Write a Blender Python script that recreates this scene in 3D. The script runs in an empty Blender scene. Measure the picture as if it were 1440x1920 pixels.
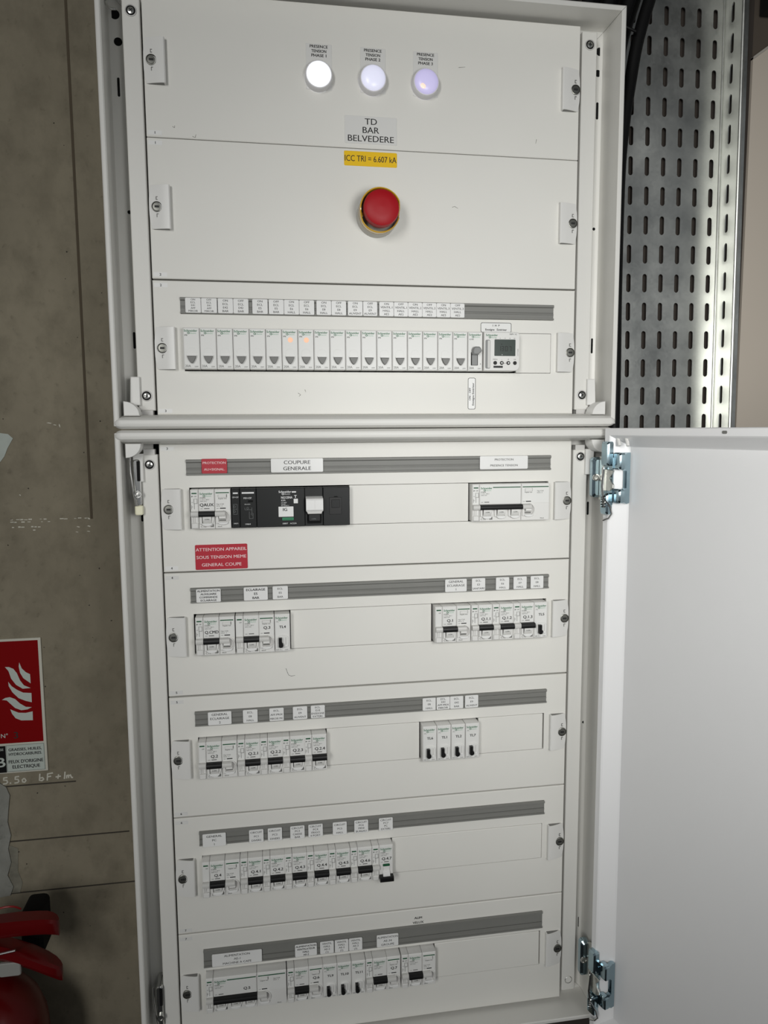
import bpy, bmesh, math, random
from mathutils import Matrix, Vector
random.seed(7)
R = math.radians
PI = math.pi
SC = bpy.context.scene
COL = SC.collection
OZ = 1500.0                      # scene heights are in mm from the joint between the two cabinets; the floor is 1500 mm below


def V(x, y, z):
    return Vector((x * .001, y * .001, (z + OZ) * .001))


# ------------------------------------------------------------------ camera
cam = bpy.data.cameras.new('camera')
cam.sensor_fit = 'VERTICAL'
cam.sensor_height = 24.0
cam.lens = 24.0 * 1386.7 / 1920.0
cam.clip_start = .01
camo = bpy.data.objects.new('camera', cam)
COL.objects.link(camo)
camo.location = V(117.6, -882.2, 18.7)
camo.rotation_euler = (1.459875, 0.00626561, -0.1620608)
SC.camera = camo

# ------------------------------------------------------------------ world, lights, exposure
w = bpy.data.worlds.new('world')
SC.world = w
w.use_nodes = True
w.node_tree.nodes['Background'].inputs[0].default_value = (.90, .95, 1.0, 1)
w.node_tree.nodes['Background'].inputs[1].default_value = .14


def area(name, loc, to, sx, sy, power, col=(1, 1, 1)):
    l = bpy.data.lights.new(name, 'AREA')
    l.shape = 'RECTANGLE'
    l.size, l.size_y, l.energy, l.color = sx, sy, power, col
    o = bpy.data.objects.new(name, l)
    COL.objects.link(o)
    o.location = V(*loc)
    o.rotation_euler = (V(*to) - V(*loc)).to_track_quat('-Z', 'Y').to_euler()
    return o


def spot(name, loc, to, power, size, cone, blend, col=(1, 1, 1)):
    l = bpy.data.lights.new(name, 'SPOT')
    l.energy, l.shadow_soft_size, l.spot_size, l.spot_blend, l.color = power, size, R(cone), blend, col
    o = bpy.data.objects.new(name, l)
    COL.objects.link(o)
    o.location = V(*loc)
    o.rotation_euler = (V(*to) - V(*loc)).to_track_quat('-Z', 'Y').to_euler()
    return o


# a tall bright doorway behind and to one side of the viewer, and an added spot beside the viewer that makes brightness fall off outwards
area('doorway_light', (-790, -2200, 430), (380, 0, -120), .40, .9, 18.0, (1, .995, .97))
spot('falloff_spot', (410, -960, 70), (520, 0, -20), 20.5, .16, 88, 1., (1, 1, .98))
SC.view_settings.view_transform = 'Standard'
SC.view_settings.look = 'None'
SC.view_settings.exposure = 0.0
SC.view_settings.gamma = 1.0
SC.view_settings.use_curve_mapping = False


# ------------------------------------------------------------------ materials
def mat(name, col, rough=.5, metal=0., noise=0., nscale=30., bump=0., bscale=400., emit=None, estr=0., coat=0., spec=.5):
    m = bpy.data.materials.new(name)
    m.use_nodes = True
    nt = m.node_tree
    b = nt.nodes['Principled BSDF']
    b.inputs['Base Color'].default_value = (*col, 1)
    b.inputs['Roughness'].default_value = rough
    b.inputs['Metallic'].default_value = metal
    b.inputs['Specular IOR Level'].default_value = spec
    b.inputs['Coat Weight'].default_value = coat
    tc = nt.nodes.new('ShaderNodeTexCoord')
    if noise:
        n = nt.nodes.new('ShaderNodeTexNoise')
        n.inputs['Scale'].default_value = nscale
        n.inputs['Detail'].default_value = 5
        nt.links.new(tc.outputs['Object'], n.inputs['Vector'])
        r = nt.nodes.new('ShaderNodeMapRange')
        r.inputs['From Min'].default_value = .3
        r.inputs['From Max'].default_value = .7
        r.inputs['To Min'].default_value = 1 - noise
        r.inputs['To Max'].default_value = 1 + noise
        nt.links.new(n.outputs['Fac'], r.inputs['Value'])
        mx = nt.nodes.new('ShaderNodeVectorMath')
        mx.operation = 'SCALE'
        mx.inputs[0].default_value = col
        nt.links.new(r.outputs[0], mx.inputs['Scale'])
        nt.links.new(mx.outputs[0], b.inputs['Base Color'])
    if bump:
        n2 = nt.nodes.new('ShaderNodeTexNoise')
        n2.inputs['Scale'].default_value = bscale
        n2.inputs['Detail'].default_value = 3
        nt.links.new(tc.outputs['Object'], n2.inputs['Vector'])
        bp = nt.nodes.new('ShaderNodeBump')
        bp.inputs['Strength'].default_value = bump
        bp.inputs['Distance'].default_value = .001
        nt.links.new(n2.outputs['Fac'], bp.inputs['Height'])
        nt.links.new(bp.outputs[0], b.inputs['Normal'])
    if emit:
        b.inputs['Emission Color'].default_value = (*emit, 1)
        b.inputs['Emission Strength'].default_value = estr
    return m


PAINT = mat('white_powder_coat', (.72, .712, .675), .42, noise=.012, nscale=8, bump=.06, bscale=900)
PANEL = mat('white_panel_paint', (.755, .745, .70), .45, noise=.014, nscale=7, bump=.05, bscale=1100)
DOORM = mat('white_door_paint', (.80, .80, .80), .34, noise=.01, nscale=5, bump=.05, bscale=1000)
PLAS = mat('white_plastic', (.74, .735, .71), .35, noise=.01, nscale=20)
PLASD = mat('grey_white_plastic', (.56, .55, .53), .45)
DEVT = mat('device_face', (.76, .76, .735), .4)
HAND = mat('pale_grey_handle', (.60, .595, .57), .35)
TAPE = mat('label_tape', (.80, .80, .785), .3)
CLEAR = mat('satin_label_tape', (.715, .712, .69), .25)
STRIP = mat('grey_strip', (.20, .20, .185), .5, noise=.04, nscale=25)
STRIPD = mat('dark_grey_strip', (.11, .11, .10), .5)
BLACK = mat('black_plastic', (.008, .008, .008), .4, spec=.3)
BLACKM = mat('black_matt', (.006, .006, .006), .8, spec=.2)
NGB = mat('charcoal_device', (.010, .011, .011), .42, spec=.25)
GREY = mat('grey_button', (.17, .17, .16), .45)
GREYL = mat('grey_lever', (.22, .225, .22), .4)
INK = mat('black_ink', (.012, .012, .012), .6)
INKG = mat('grey_ink', (.16, .16, .15), .6)
GREEN = mat('green_ink', (.02, .16, .07), .5)
GREENP = mat('pale_green_ink', (.22, .45, .30), .5)
GREENB = mat('dark_green_bar', (.008, .09, .035), .4)
WINK = mat('white_ink', (.75, .75, .75), .5)
RED = mat('red_label', (.46, .018, .035), .35)
REDINK = mat('pink_white_ink', (.85, .66, .66), .5)
YEL = mat('yellow_label', (.86, .54, .012), .35)
COLLAR = mat('yellow_collar', (.62, .36, .02), .16, coat=.5)
COLGR = mat('collar_grey', (.45, .43, .38), .3)
REDB = mat('red_mushroom', (.38, .006, .012), .5, spec=.35)
CHROME = mat('chrome', (.62, .62, .60), .16, 1.)
SCREW = mat('screw_metal', (.5, .5, .48), .28, 1.)
LOCKM = mat('lock_metal', (.22, .22, .20), .38, .9)
LCD = mat('lcd', (.040, .056, .048), .3)
LCDI = mat('lcd_ink', (.004, .006, .005), .5)
CABLE = mat('black_cable', (.006, .006, .006), .5, bump=.05, bscale=200, spec=.25)
SIGNR = mat('sign_red', (.21, .001, .002), .7, spec=.1)
SIGNW = mat('sign_white', (.50, .55, .50), .4)
SIGNB = mat('sign_border', (.58, .56, .48), .4)
EXTR = mat('extinguisher_red', (.115, .0012, .002), .3, coat=.1, spec=.4)
CHALK = mat('chalk', (.56, .54, .46), .9)
SEAM = mat('joint_brown', (.085, .066, .042), .9)
CRACK = mat('crack_dark', (.045, .038, .028), .9)
GLOW = mat('orange_glow', (.8, .5, .35), .5, emit=(1, .42, .22), estr=.42)
LAMP1 = mat('lamp_white', (.85, .85, .9), .3, emit=(.90, .94, 1.), estr=.75)
LAMP2 = mat('lamp_bluish', (.8, .8, .9), .3, emit=(.74, .76, 1.), estr=.42)
LAMP3 = mat('lamp_lavender', (.7, .66, .85), .3, emit=(.52, .46, .98), estr=.30)
LBEZ = mat('lamp_bezel', (.74, .73, .74), .3)
LSPOT = mat('lamp_spot', (.9, .7, .6), .3, emit=(1, .72, .55), estr=.55)
BEIGE = mat('beige_partition', (.62, .55, .465), .8, noise=.02, nscale=3)
PATCH = mat('pale_paint_patch', (.42, .46, .42), .7, noise=.06, nscale=60)
FLOORM = mat('dark_floor', (.03, .03, .03), .8, noise=.2, nscale=12)
CEILM = mat('dark_ceiling', (.05, .05, .05), .9)


def concrete(name, col, dark):
    m = bpy.data.materials.new(name)
    m.use_nodes = True
    nt = m.node_tree
    b = nt.nodes['Principled BSDF']
    b.inputs['Roughness'].default_value = .85
    b.inputs['Specular IOR Level'].default_value = .25
    tc = nt.nodes.new('ShaderNodeTexCoord')
    mp = nt.nodes.new('ShaderNodeMapping')
    mp.inputs['Scale'].default_value = (1, 1, .8)
    nt.links.new(tc.outputs['Object'], mp.inputs[0])
    outs = []
    for s, d, lo, hi in ((5, 6, .35, .7), (24, 8, .45, .72), (95, 4, .6, .76)):
        n = nt.nodes.new('ShaderNodeTexNoise')
        n.inputs['Scale'].default_value = s
        n.inputs['Detail'].default_value = d
        n.inputs['Roughness'].default_value = .65
        nt.links.new(mp.outputs[0], n.inputs['Vector'])
        r = nt.nodes.new('ShaderNodeMapRange')
        r.inputs['From Min'].default_value = lo
        r.inputs['From Max'].default_value = hi
        nt.links.new(n.outputs['Fac'], r.inputs['Value'])
        outs.append(r.outputs[0])
    prev = None
    for o_, f in zip(outs, (.5, .5, .6)):
        mx = nt.nodes.new('ShaderNodeMix')
        mx.data_type = 'RGBA'
        mm = nt.nodes.new('ShaderNodeMath')
        mm.operation = 'MULTIPLY'
        mm.inputs[1].default_value = f
        nt.links.new(o_, mm.inputs[0])
        nt.links.new(mm.outputs[0], mx.inputs['Factor'])
        if prev is None:
            mx.inputs['A'].default_value = (*col, 1)
        else:
            nt.links.new(prev, mx.inputs['A'])
        mx.inputs['B'].default_value = (*dark, 1)
        prev = mx.outputs['Result']
    nt.links.new(prev, b.inputs['Base Color'])
    n = nt.nodes.new('ShaderNodeTexNoise')
    n.inputs['Scale'].default_value = 160
    n.inputs['Detail'].default_value = 6
    nt.links.new(tc.outputs['Object'], n.inputs['Vector'])
    bp = nt.nodes.new('ShaderNodeBump')
    bp.inputs['Strength'].default_value = .12
    bp.inputs['Distance'].default_value = .002
    nt.links.new(n.outputs['Fac'], bp.inputs['Height'])
    nt.links.new(bp.outputs[0], b.inputs['Normal'])
    return m


CONC = concrete('concrete', (.275, .243, .178), (.115, .10, .070))
PLASTER = concrete('plaster_patch', (.30, .30, .27), (.12, .12, .10))


def zinc(name, col, rough, blue=0.):
    m = mat(name, col, rough, 1.)
    nt = m.node_tree
    b = nt.nodes['Principled BSDF']
    tc = nt.nodes.new('ShaderNodeTexCoord')
    v = nt.nodes.new('ShaderNodeTexVoronoi')
    v.inputs['Scale'].default_value = 260
    nt.links.new(tc.outputs['Object'], v.inputs['Vector'])
    n = nt.nodes.new('ShaderNodeTexNoise')
    n.inputs['Scale'].default_value = 14
    n.inputs['Detail'].default_value = 8
    nt.links.new(tc.outputs['Object'], n.inputs['Vector'])
    a = nt.nodes.new('ShaderNodeMath')
    a.operation = 'MULTIPLY_ADD'
    a.inputs[1].default_value = .10
    nt.links.new(v.outputs['Color'], a.inputs[0])
    nt.links.new(n.outputs['Fac'], a.inputs[2])
    r = nt.nodes.new('ShaderNodeMapRange')
    r.inputs['From Min'].default_value = .3
    r.inputs['From Max'].default_value = .8
    r.inputs['To Min'].default_value = rough - .06
    r.inputs['To Max'].default_value = rough + .14
    nt.links.new(a.outputs[0], r.inputs['Value'])
    nt.links.new(r.outputs[0], b.inputs['Roughness'])
    r2 = nt.nodes.new('ShaderNodeMapRange')
    r2.inputs['From Min'].default_value = .3
    r2.inputs['From Max'].default_value = .8
    r2.inputs['To Min'].default_value = .85
    r2.inputs['To Max'].default_value = 1.15
    nt.links.new(a.outputs[0], r2.inputs['Value'])
    s = nt.nodes.new('ShaderNodeVectorMath')
    s.operation = 'SCALE'
    s.inputs[0].default_value = col
    nt.links.new(r2.outputs[0], s.inputs['Scale'])
    nt.links.new(s.outputs[0], b.inputs['Base Color'])
    return m


ZINC = zinc('galvanised_steel', (.74, .75, .71), .35)
ZINCB = zinc('blue_zinc', (.36, .47, .52), .16)


# ------------------------------------------------------------------ mesh helper (mm, local)
class MB:
    def __init__(s):
        s.v, s.f = [], []

    def add(s, vs, fs):
        n = len(s.v)
        s.v += [tuple(p) for p in vs]
        s.f += [tuple(i + n for i in f) for f in fs]
        return s

    def box(s, x0, x1, y0, y1, z0, z1):
        vs = [(x, y, z) for z in (z0, z1) for y in (y0, y1) for x in (x0, x1)]
        return s.add(vs, [(0, 2, 3, 1), (4, 5, 7, 6), (0, 1, 5, 4), (2, 6, 7, 3), (0, 4, 6, 2), (1, 3, 7, 5)])

    def rings(s, rings, cap0=True, cap1=True):
        n = len(rings[0])
        vs = [p for r in rings for p in r]
        fs = []
        for k in range(len(rings) - 1):
            for i in range(n):
                j = (i + 1) % n
                fs.append((k * n + i, k * n + j, (k + 1) * n + j, (k + 1) * n + i))
        if cap0:
            fs.append(tuple(range(n)))
        if cap1:
            fs.append(tuple(range((len(rings) - 1) * n, len(rings) * n)))
        return s.add(vs, fs)

    def poly(s, pts, y0, y1, ch=0.):
        """outline in x,z pushed from y1 (back) to y0 (front) with an optional chamfer"""
        if not ch:
            return s.rings([[(x, y, z) for x, z in pts] for y in (y0, y1)])
        cx = sum(p[0] for p in pts) / len(pts)
        cz = sum(p[1] for p in pts) / len(pts)
        rx = max(abs(p[0] - cx) for p in pts)
        rz = max(abs(p[1] - cz) for p in pts)
        ins = [(cx + (x - cx) * max(0, 1 - ch / rx), cz + (z - cz) * max(0, 1 - ch / rz)) for x, z in pts]
        return s.rings([[(x, y0, z) for x, z in ins], [(x, y0 + ch, z) for x, z in pts], [(x, y1, z) for x, z in pts]])

    def rp(s, x0, x1, z0, z1, r, y0, y1, ch=0., seg=3):
        return s.poly(rrect(x0, x1, z0, z1, r, seg), y0, y1, ch)

    def px(s, pts, x0, x1):
        """outline in y,z pushed along x"""
        return s.rings([[(x, y, z) for y, z in pts] for x in (x0, x1)])

    def pz(s, pts, z0, z1):
        return s.rings([[(x, y, z) for x, y in pts] for z in (z0, z1)])

    def disc(s, cx, cz, r, y0, y1, ch=0., n=20, sx=1.):
        return s.poly([(cx + r * sx * math.cos(2 * PI * i / n), cz + r * math.sin(2 * PI * i / n)) for i in range(n)], y0, y1, ch)

    def lathe(s, cx, cz, prof, n=28, a0=0., a1=2 * PI):
        """(radius, y) list about an axis along y"""
        full = abs(a1 - a0 - 2 * PI) < 1e-6
        m = n if full else n + 1
        rs = []
        for r, y in prof:
            rs.append([(cx + r * math.cos(a0 + (a1 - a0) * i / n), y, cz + r * math.sin(a0 + (a1 - a0) * i / n)) for i in range(m)])
        vs = [p for r in rs for p in r]
        fs = []
        for k in range(len(rs) - 1):
            for i in range(m if full else m - 1):
                j = (i + 1) % m
                fs.append((k * m + i, k * m + j, (k + 1) * m + j, (k + 1) * m + i))
        return s.add(vs, fs)

    def tube(s, pts, r, n=8):
        pts = [Vector(p) for p in pts]
        rs = []
        for i, p in enumerate(pts):
            t = (pts[min(i + 1, len(pts) - 1)] - pts[max(i - 1, 0)]).normalized()
            a = Vector((0, 1, 0)) if abs(t.y) < .9 else Vector((1, 0, 0))
            u = t.cross(a).normalized()
            v = t.cross(u)
            rr = r[i] if isinstance(r, (list, tuple)) else r
            rs.append([tuple(p + u * rr * math.cos(2 * PI * k / n) + v * rr * math.sin(2 * PI * k / n)) for k in range(n)])
        return s.rings(rs)

    def cyl(s, a, b, r, n=16):
        return s.tube([a, b], r, n)

    def mesh(s, name, ang=32):
        me = bpy.data.meshes.new(name)
        me.from_pydata([(x * .001, y * .001, z * .001) for x, y, z in s.v], [], s.f)
        bm = bmesh.new()
        bm.from_mesh(me)
        bmesh.ops.recalc_face_normals(bm, faces=bm.faces)
        bm.to_mesh(me)
        bm.free()
        me.shade_smooth()
        me.set_sharp_from_angle(angle=R(ang))
        return me


def rrect(x0, x1, z0, z1, r, seg=3):
    if r <= 0:
        return [(x0, z0), (x1, z0), (x1, z1), (x0, z1)]
    out = []
    for cx, cz, a in ((x1 - r, z0 + r, -90), (x1 - r, z1 - r, 0), (x0 + r, z1 - r, 90), (x0 + r, z0 + r, 180)):
        for i in range(seg + 1):
            t = R(a + 90 * i / seg)
            out.append((cx + r * math.cos(t), cz + r * math.sin(t)))
    return out


CACHE = {}


def obj(name, me, m, parent=None, loc=(0, 0, 0), label=None):
    """one mesh object; loc in mm local to its parent (world mm when it has none)"""
    if isinstance(me, MB):
        me = me.mesh(name)
    if m is not None and not me.materials:
        me.materials.append(m)
    o = bpy.data.objects.new(name, me)
    COL.objects.link(o)
    if m is not None and me.materials[0] is not m:
        o.material_slots[0].link = 'OBJECT'
        o.material_slots[0].material = m
    if parent:
        o.parent = parent
        o.location = Vector(loc) * .001
    else:
        o.location = V(*loc)
    if label:
        o['label'] = label
    return o


def cached(key, fn):
    if key not in CACHE:
        r = fn()
        CACHE[key] = r.mesh(str(key[0])) if isinstance(r, MB) else r
    return CACHE[key]


def thing(name, label, cat, loc=(0, 0, 0), group=None):
    o = bpy.data.objects.new(name, None)
    o.empty_display_size = .01
    COL.objects.link(o)
    o.location = V(*loc)
    o['label'] = label
    o['category'] = cat
    if group:
        o['group'] = group
    return o


def tag(o, label, cat, group=None):
    o['label'] = label
    o['category'] = cat
    if group:
        o['group'] = group
    return o


def struct(o):
    o['kind'] = 'structure'
    return o


# ------------------------------------------------------------------ lettering
_GL = {}


def glyph_mesh(txt, bold, res):
    k = (txt, False, res)
    if k not in _GL:
        c = bpy.data.curves.new('t', 'FONT')
        c.body = txt
        c.size = 1.0
        c.resolution_u = res
        c.dimensions = '2D'
        c.fill_mode = 'FRONT'
        o = bpy.data.objects.new('t', c)
        me = bpy.data.meshes.new_from_object(o)
        vs = [v.co.xy.copy() for v in me.vertices]
        fs = [tuple(p.vertices) for p in me.polygons]
        bpy.data.objects.remove(o)
        bpy.data.meshes.remove(me)
        bpy.data.curves.remove(c)
        _GL[k] = (vs, fs)
    return _GL[k]


_cap = None


def text(lines, key=None):
    """lines: (string, cap height, x, z of the middle, max width or None, align l/c/r, bold, shear)"""
    global _cap
    if _cap is None:
        vs, _ = glyph_mesh('H', False, 1)
        _cap = max(v.y for v in vs) - min(v.y for v in vs)
    mb = MB()
    for ln in lines:
        s, h, x, z, mw, al, bold = (list(ln) + [None, 'c', False][len(ln) - 4:])[:7]
        vs, fs = glyph_mesh(s, bold, 2 if h < 3 else 3)
        if not vs:
            continue
        k = h / _cap
        x0, x1 = min(v.x for v in vs), max(v.x for v in vs)
        kx = k * 1.12
        if mw and (x1 - x0) * kx > mw:
            kx = mw / (x1 - x0)
        wd = (x1 - x0) * kx
        ox = {'l': x, 'c': x - wd / 2, 'r': x - wd}[al]
        # heavier print is laid down two or three times with a slight shift
        for n_, (dx, dz) in enumerate(((-.028, 0), (.028, .014), (0, -.014)) if bold else ((-.008, 0), (.010, 0))):
            mb.add([(ox + (v.x - x0 + dx) * kx, -.012 * n_, z - h / 2 + (v.y + dz) * k) for v in vs], fs)
    return mb


def letter(lines, m, parent, loc=(0, 0, 0), name='lettering', key=None):
    if key and key in CACHE:
        me = CACHE[key]
    else:
        mb = text(lines)
        me = bpy.data.meshes.new(name)
        me.from_pydata([(x * .001, y * .001, z * .001) for x, y, z in mb.v], [], mb.f)
        if key:
            CACHE[key] = me
    return obj(name, me, m, parent, loc)


# ------------------------------------------------------------------ the setting
def loft(mb, a, b):
    mb.rings([a, b])


wall = struct(obj('wall_back', MB().box(-2200, 837, 0, 120, -1500, 1400), CONC, None, (0, 175, 0)))
struct(obj('floor', MB().box(-2200, 1800, -2400, 295, -40, 0), FLOORM, None, (0, 0, -1500)))
struct(obj('ceiling', MB().box(-2200, 1800, -1900, 295, 0, 60), CEILM, None, (0, 0, 1400)))
# wall joints and marks
obj('joint_ridge', MB().box(-1.6, 1.6, -.5, 1, -100, 1300), SEAM, wall, (-116, 0, 0))
for k, (x0, x1, z) in enumerate(((-262, -155, -473.5), (-262, -86, -555), (-262, -50, -632.6))):
    obj('joint_line', MB().box(x0, x1, -.5, .5, z - .9, z + .9), CRACK, wall)
cm = MB()
rr = random.Random(3)
for z, n, den in ((-99, 26, 1), (-102.5, 14, .6), (-109, 9, .6), (-113.5, 8, .5)):
    x = -224
    for k in range(n):
        x += rr.uniform(3.2, 6)
        if x > -121:
            break
        if rr.random() < den * .8:
            cm.box(x, x + rr.uniform(2, 5.5), -.4, .2, z - rr.uniform(.3, .9) + rr.uniform(-.4, .4), z + rr.uniform(.2, 1.1))
for x, z, a, b in ((-120, -100, 4, 1.8), (-120, -110.5, 4, 1.6), (-121, -117.5, 4, 1), (-134, -111, 4, 1.2), (-136, -118, 3.5, .8), (-164, 30, 6, 1.1), (-157, 27.5, 4, .9), (-151, 26, 1.6, 3.4), (-206, -66, 2, 1.3)):
    cm.poly([(x - a * .6, z + b * .4), (x - a * .1, z + b), (x + a * .6, z + b * .1), (x + a * .3, z - b * .6)], -.4, .2)
o = obj('chalk_mark', cm, CHALK, wall, (0, 0, 0))
o['kind'] = 'stuff'
hw = MB()


_sk = [0]


def stroke(mb, pts, wd=1.9):
    for (xa, za), (xb, zb) in zip(pts, pts[1:]):
        d = Vector((xb - xa, zb - za))
        if d.length < 1e-6:
            continue
        d.normalize()
        n = Vector((-d.y, d.x)) * wd / 2
        e = d * wd * .25
        _sk[0] = (_sk[0] + 1) % 9
        mb.poly([(xa + n.x - e.x, za + n.y - e.y), (xa - n.x - e.x, za - n.y - e.y), (xb - n.x + e.x, zb - n.y + e.y), (xb + n.x + e.x, zb + n.y + e.y)], -.5 - .05 * _sk[0], .3)


GLY = {'3': [[(0, 9), (5, 10), (6, 7), (2.5, 5.5), (6, 4), (5, .5), (0, 0)]],
       '5': [[(6, 10), (1.5, 9.6), (1, 6), (5, 5.5), (6, 2.5), (4, .3), (0, 0)]],
       '0': [[(3, 6), (.6, 4), (1, .8), (3.6, 0), (5.4, 2.5), (4.6, 5.4), (3, 6)]],
       'b': [[(.8, 11), (0, 1), (3, 0), (5.6, 2.2), (4, 5), (.8, 4.2)]],
       'F': [[(1, 10), (0, 0)], [(1, 10), (8, 11)], [(.6, 5.4), (5.4, 6)]],
       '+': [[(0, 4), (6, 4.8)], [(3.4, 7.4), (2.6, 1.4)]],
       '1': [[(1.2, 10.5), (0, 0)]],
       'm': [[(.3, 5), (0, .6)], [(.2, 3.6), (2.4, 5.4), (2.8, .8)], [(3, 3.6), (5.4, 5.4), (6.6, 1.2), (8.2, .8)]],
       '.': [[(0, .4), (1.4, .6)]]}
for ch, x in (('3', -262), ('5', -251), ('.', -242), ('5', -236), ('0', -226.5), ('b', -203), ('F', -193), ('+', -181), ('1', -170), ('m', -167)):
    for st in GLY[ch]:
        stroke(hw, [(x + a + rr.uniform(-.2, .2), -469.5 + .012 * (x + 262) + b * .92) for a, b in st])
obj('chalk_writing', hw, CHALK, wall, (0, 0, 0))
obj('paint_patch', MB().poly([(-262, 25), (-240, 19), (-226, 17.4), (-216.2, 15.9), (-210.5, 10.2), (-217.9, -2.5), (-222.6, -13.7), (-229, -22), (-262, -44)], -.8, .5), PATCH, wall)
pp = [(-300, -470), (-255.2, -467.2), (-247, -474), (-243.2, -485.9), (-246, -506), (-248.2, -524.8), (-245, -545), (-249.7, -564.4), (-247, -585), (-252.8, -604.0), (-246, -622), (-251.0, -634.4), (-300, -640)]
obj('plaster_patch', MB().poly(pp, -2, .5), PLASTER, wall)
obj('plaster_edge', MB().poly([(-249, -560), (-237, -566), (-239, -600), (-234, -618), (-238, -632), (-252, -632)], -.6, .5), mat('plaster_smear', (.20, .19, .15), .9, noise=.25, nscale=70), wall)
pk = MB()
for k in range(34):
    x, z = rr.uniform(-255, -70), rr.uniform(-700, 440)
    a = rr.uniform(.5, 1.3)
    pk.poly([(x + a * math.cos(t) * rr.uniform(.6, 1.3), z + a * math.sin(t) * rr.uniform(.6, 1.3)) for t in (0, 1.2, 2.5, 3.7, 5)], -.15, .3)
o = obj('pit', pk, CRACK, wall)
o['kind'] = 'stuff'
# beige partition beside the tray, running towards the room
pr_ = struct(obj('wall_right', MB().poly([(0, -2030), (500, -2030), (500, 372), (0, 15)], -7, 0, 0), BEIGE, None, (842, 175, 544)))
obj('edge_trim', MB().poly([(0, 12), (500, 369), (500, 372.5), (0, 15.5)], -8.5, 0), mat('board_edge', (.46, .43, .38), .6), pr_, (0, 0, 0))
struct(obj('tray_shade_sheet', MB().box(0, 299, 0, 2, -1900, 330), mat('brown_painted_shade', (.05, .04, .033), .9, noise=.15, nscale=9), None, (545, 173, 560)))  # added dark sheet, its brown stands for the shade behind the tray
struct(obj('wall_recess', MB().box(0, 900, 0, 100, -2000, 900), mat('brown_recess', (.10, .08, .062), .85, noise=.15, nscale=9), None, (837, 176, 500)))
bm_ = MB().box(0, 520, -300, 0, 0, 90)
bm_.box(0, 520, -300, -294, -12, 0)
tag(obj('ceiling_beam', bm_, mat('dark_steel', (.012, .012, .013), .5), None, (852, 172, 618)), 'dark steel beam crossing above the beige partition top', 'beam')


# ------------------------------------------------------------------ cabinets
X0, X1, FY = -43., 543., -32.
SIDE = [(0, 175), (0, -29), (.6, -31), (1.8, -32), (5, -32), (6.2, -31), (5.5, -10), (4.6, 10), (4.4, 15), (5.4, 18.6), (9, 20), (34, 20), (34, 22), (1.6, 22), (1.6, 175)]
TOPP = SIDE
ROLL = [(0, 175), (0, -27), (.8, -31), (3, -34), (6.5, -35), (10, -34), (12.4, -31), (13, -28), (15.5, -14), (16, -4), (16, 40), (1.6, 40), (1.6, 175)]


def member(prof, kind, z0, z1, za, zb):
    """one folded frame member. za/zb: which ends are mitred (True) or straight cut"""
    mb = MB()
    q = list(zip(SIDE, TOPP))
    if kind in ('left', 'right'):
        fx = (lambda o: X0 + o) if kind == 'left' else (lambda o: X1 - o)
        a = [(fx(so[0]), so[1], z0 + (to[0] + .4 if za else 0)) for so, to in q]
        b = [(fx(so[0]), so[1], z1 - (to[0] + .4 if zb else 0)) for so, to in q]
    else:
        fz = (lambda o: z1 - o) if kind == 'top' else (lambda o: z0 + o)
        a = [(X0 + so[0], to[1], fz(to[0])) for so, to in q]
        b = [(X1 - so[0], to[1], fz(to[0])) for so, to in q]
    mb.rings([a, b])
    return mb


def rolled(kind, z):
    """middle rail with a rounded nose and rounded ends"""
    sg = 1 if kind == 'bottom' else -1
    mb = MB()
    rs = []
    xs = [(-42.6, .25), (-41.4, .62), (-39, .86), (-35, 1.), (535, 1.), (539, .86), (541.4, .62), (542.6, .25)]
    for x, k in xs:
        rs.append([(x, (y if y > -20 else -20 + (y + 20) * (.55 + .45 * k)), z + sg * (6.5 + (o - 6.5) * k if o < 13 else 6.5 + (o - 6.5) * k)) for o, y in ROLL])
    mb.rings(rs)
    return mb


def round_slot(mb, y, z0, z1, x0, x1, r=1.7):
    z0, z1 = min(z0, z1), max(z0, z1)
    pts = []
    for cz, a in ((z1 - r, 0), (z0 + r, 180)):
        for i in range(7):
            t = R(a + 180 * i / 6)
            pts.append((y + r * math.cos(t), cz + r * math.sin(t)))
    mb.px(pts, x0, x1)


def screw(parent, x, z, y=-.4):
    ring = obj('screw', cached(('screw',), lambda: MB().lathe(0, 0, [(6.4, 0), (6.1, -.9), (5.2, -1.), (4.9, -.1)], 24)), PLASD, parent, (x, y, z))
    obj('screw_recess', cached(('screc',), lambda: MB().disc(0, 0, 5.0, -.25, .3, 0, 24)), BLACKM, ring)

    def head():
        mb = MB().lathe(0, 0, [(.01, -1.5), (2.2, -1.45), (3.5, -1.0), (3.8, -.2)], 20)
        return mb
    obj('screw_head', cached(('shead',), head), SCREW, ring)

    def cross():
        mb = MB()
        mb.rp(-2.2, 2.2, -.5, .5, .2, -1.62, -1.3)
        mb.rp(-.5, .5, -2.2, 2.2, .2, -1.62, -1.3)
        return mb
    h = obj('screw_cross', cached(('scross',), cross), INK, ring)
    h.rotation_euler = (0, rr.uniform(0, 1.5), 0)


def bracket(parent, right, z, up):
    """quarter-disc corner piece with its upright foot"""
    mb = MB()
    n = 8
    pts = [(0, 0)] + [(17 * math.cos(R(90 * i / n)), 16 * math.sin(R(90 * i / n))) for i in range(n + 1)]
    mb.poly(pts, -24, -4, .8)
    mb.poly([(4, 12), (15.5, 12), (15.5, 44), (5.5, 44)], -5, 30, .8)
    me = mb
    vs = []
    for x, y, zz in me.v:
        x, zz = (-x if right else x), (zz if up else -zz)
        vs.append((x, y, zz))
    me.v = vs
    obj('corner_bracket', me, PLAS, parent, (533 if right else -33, 0, z))


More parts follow.
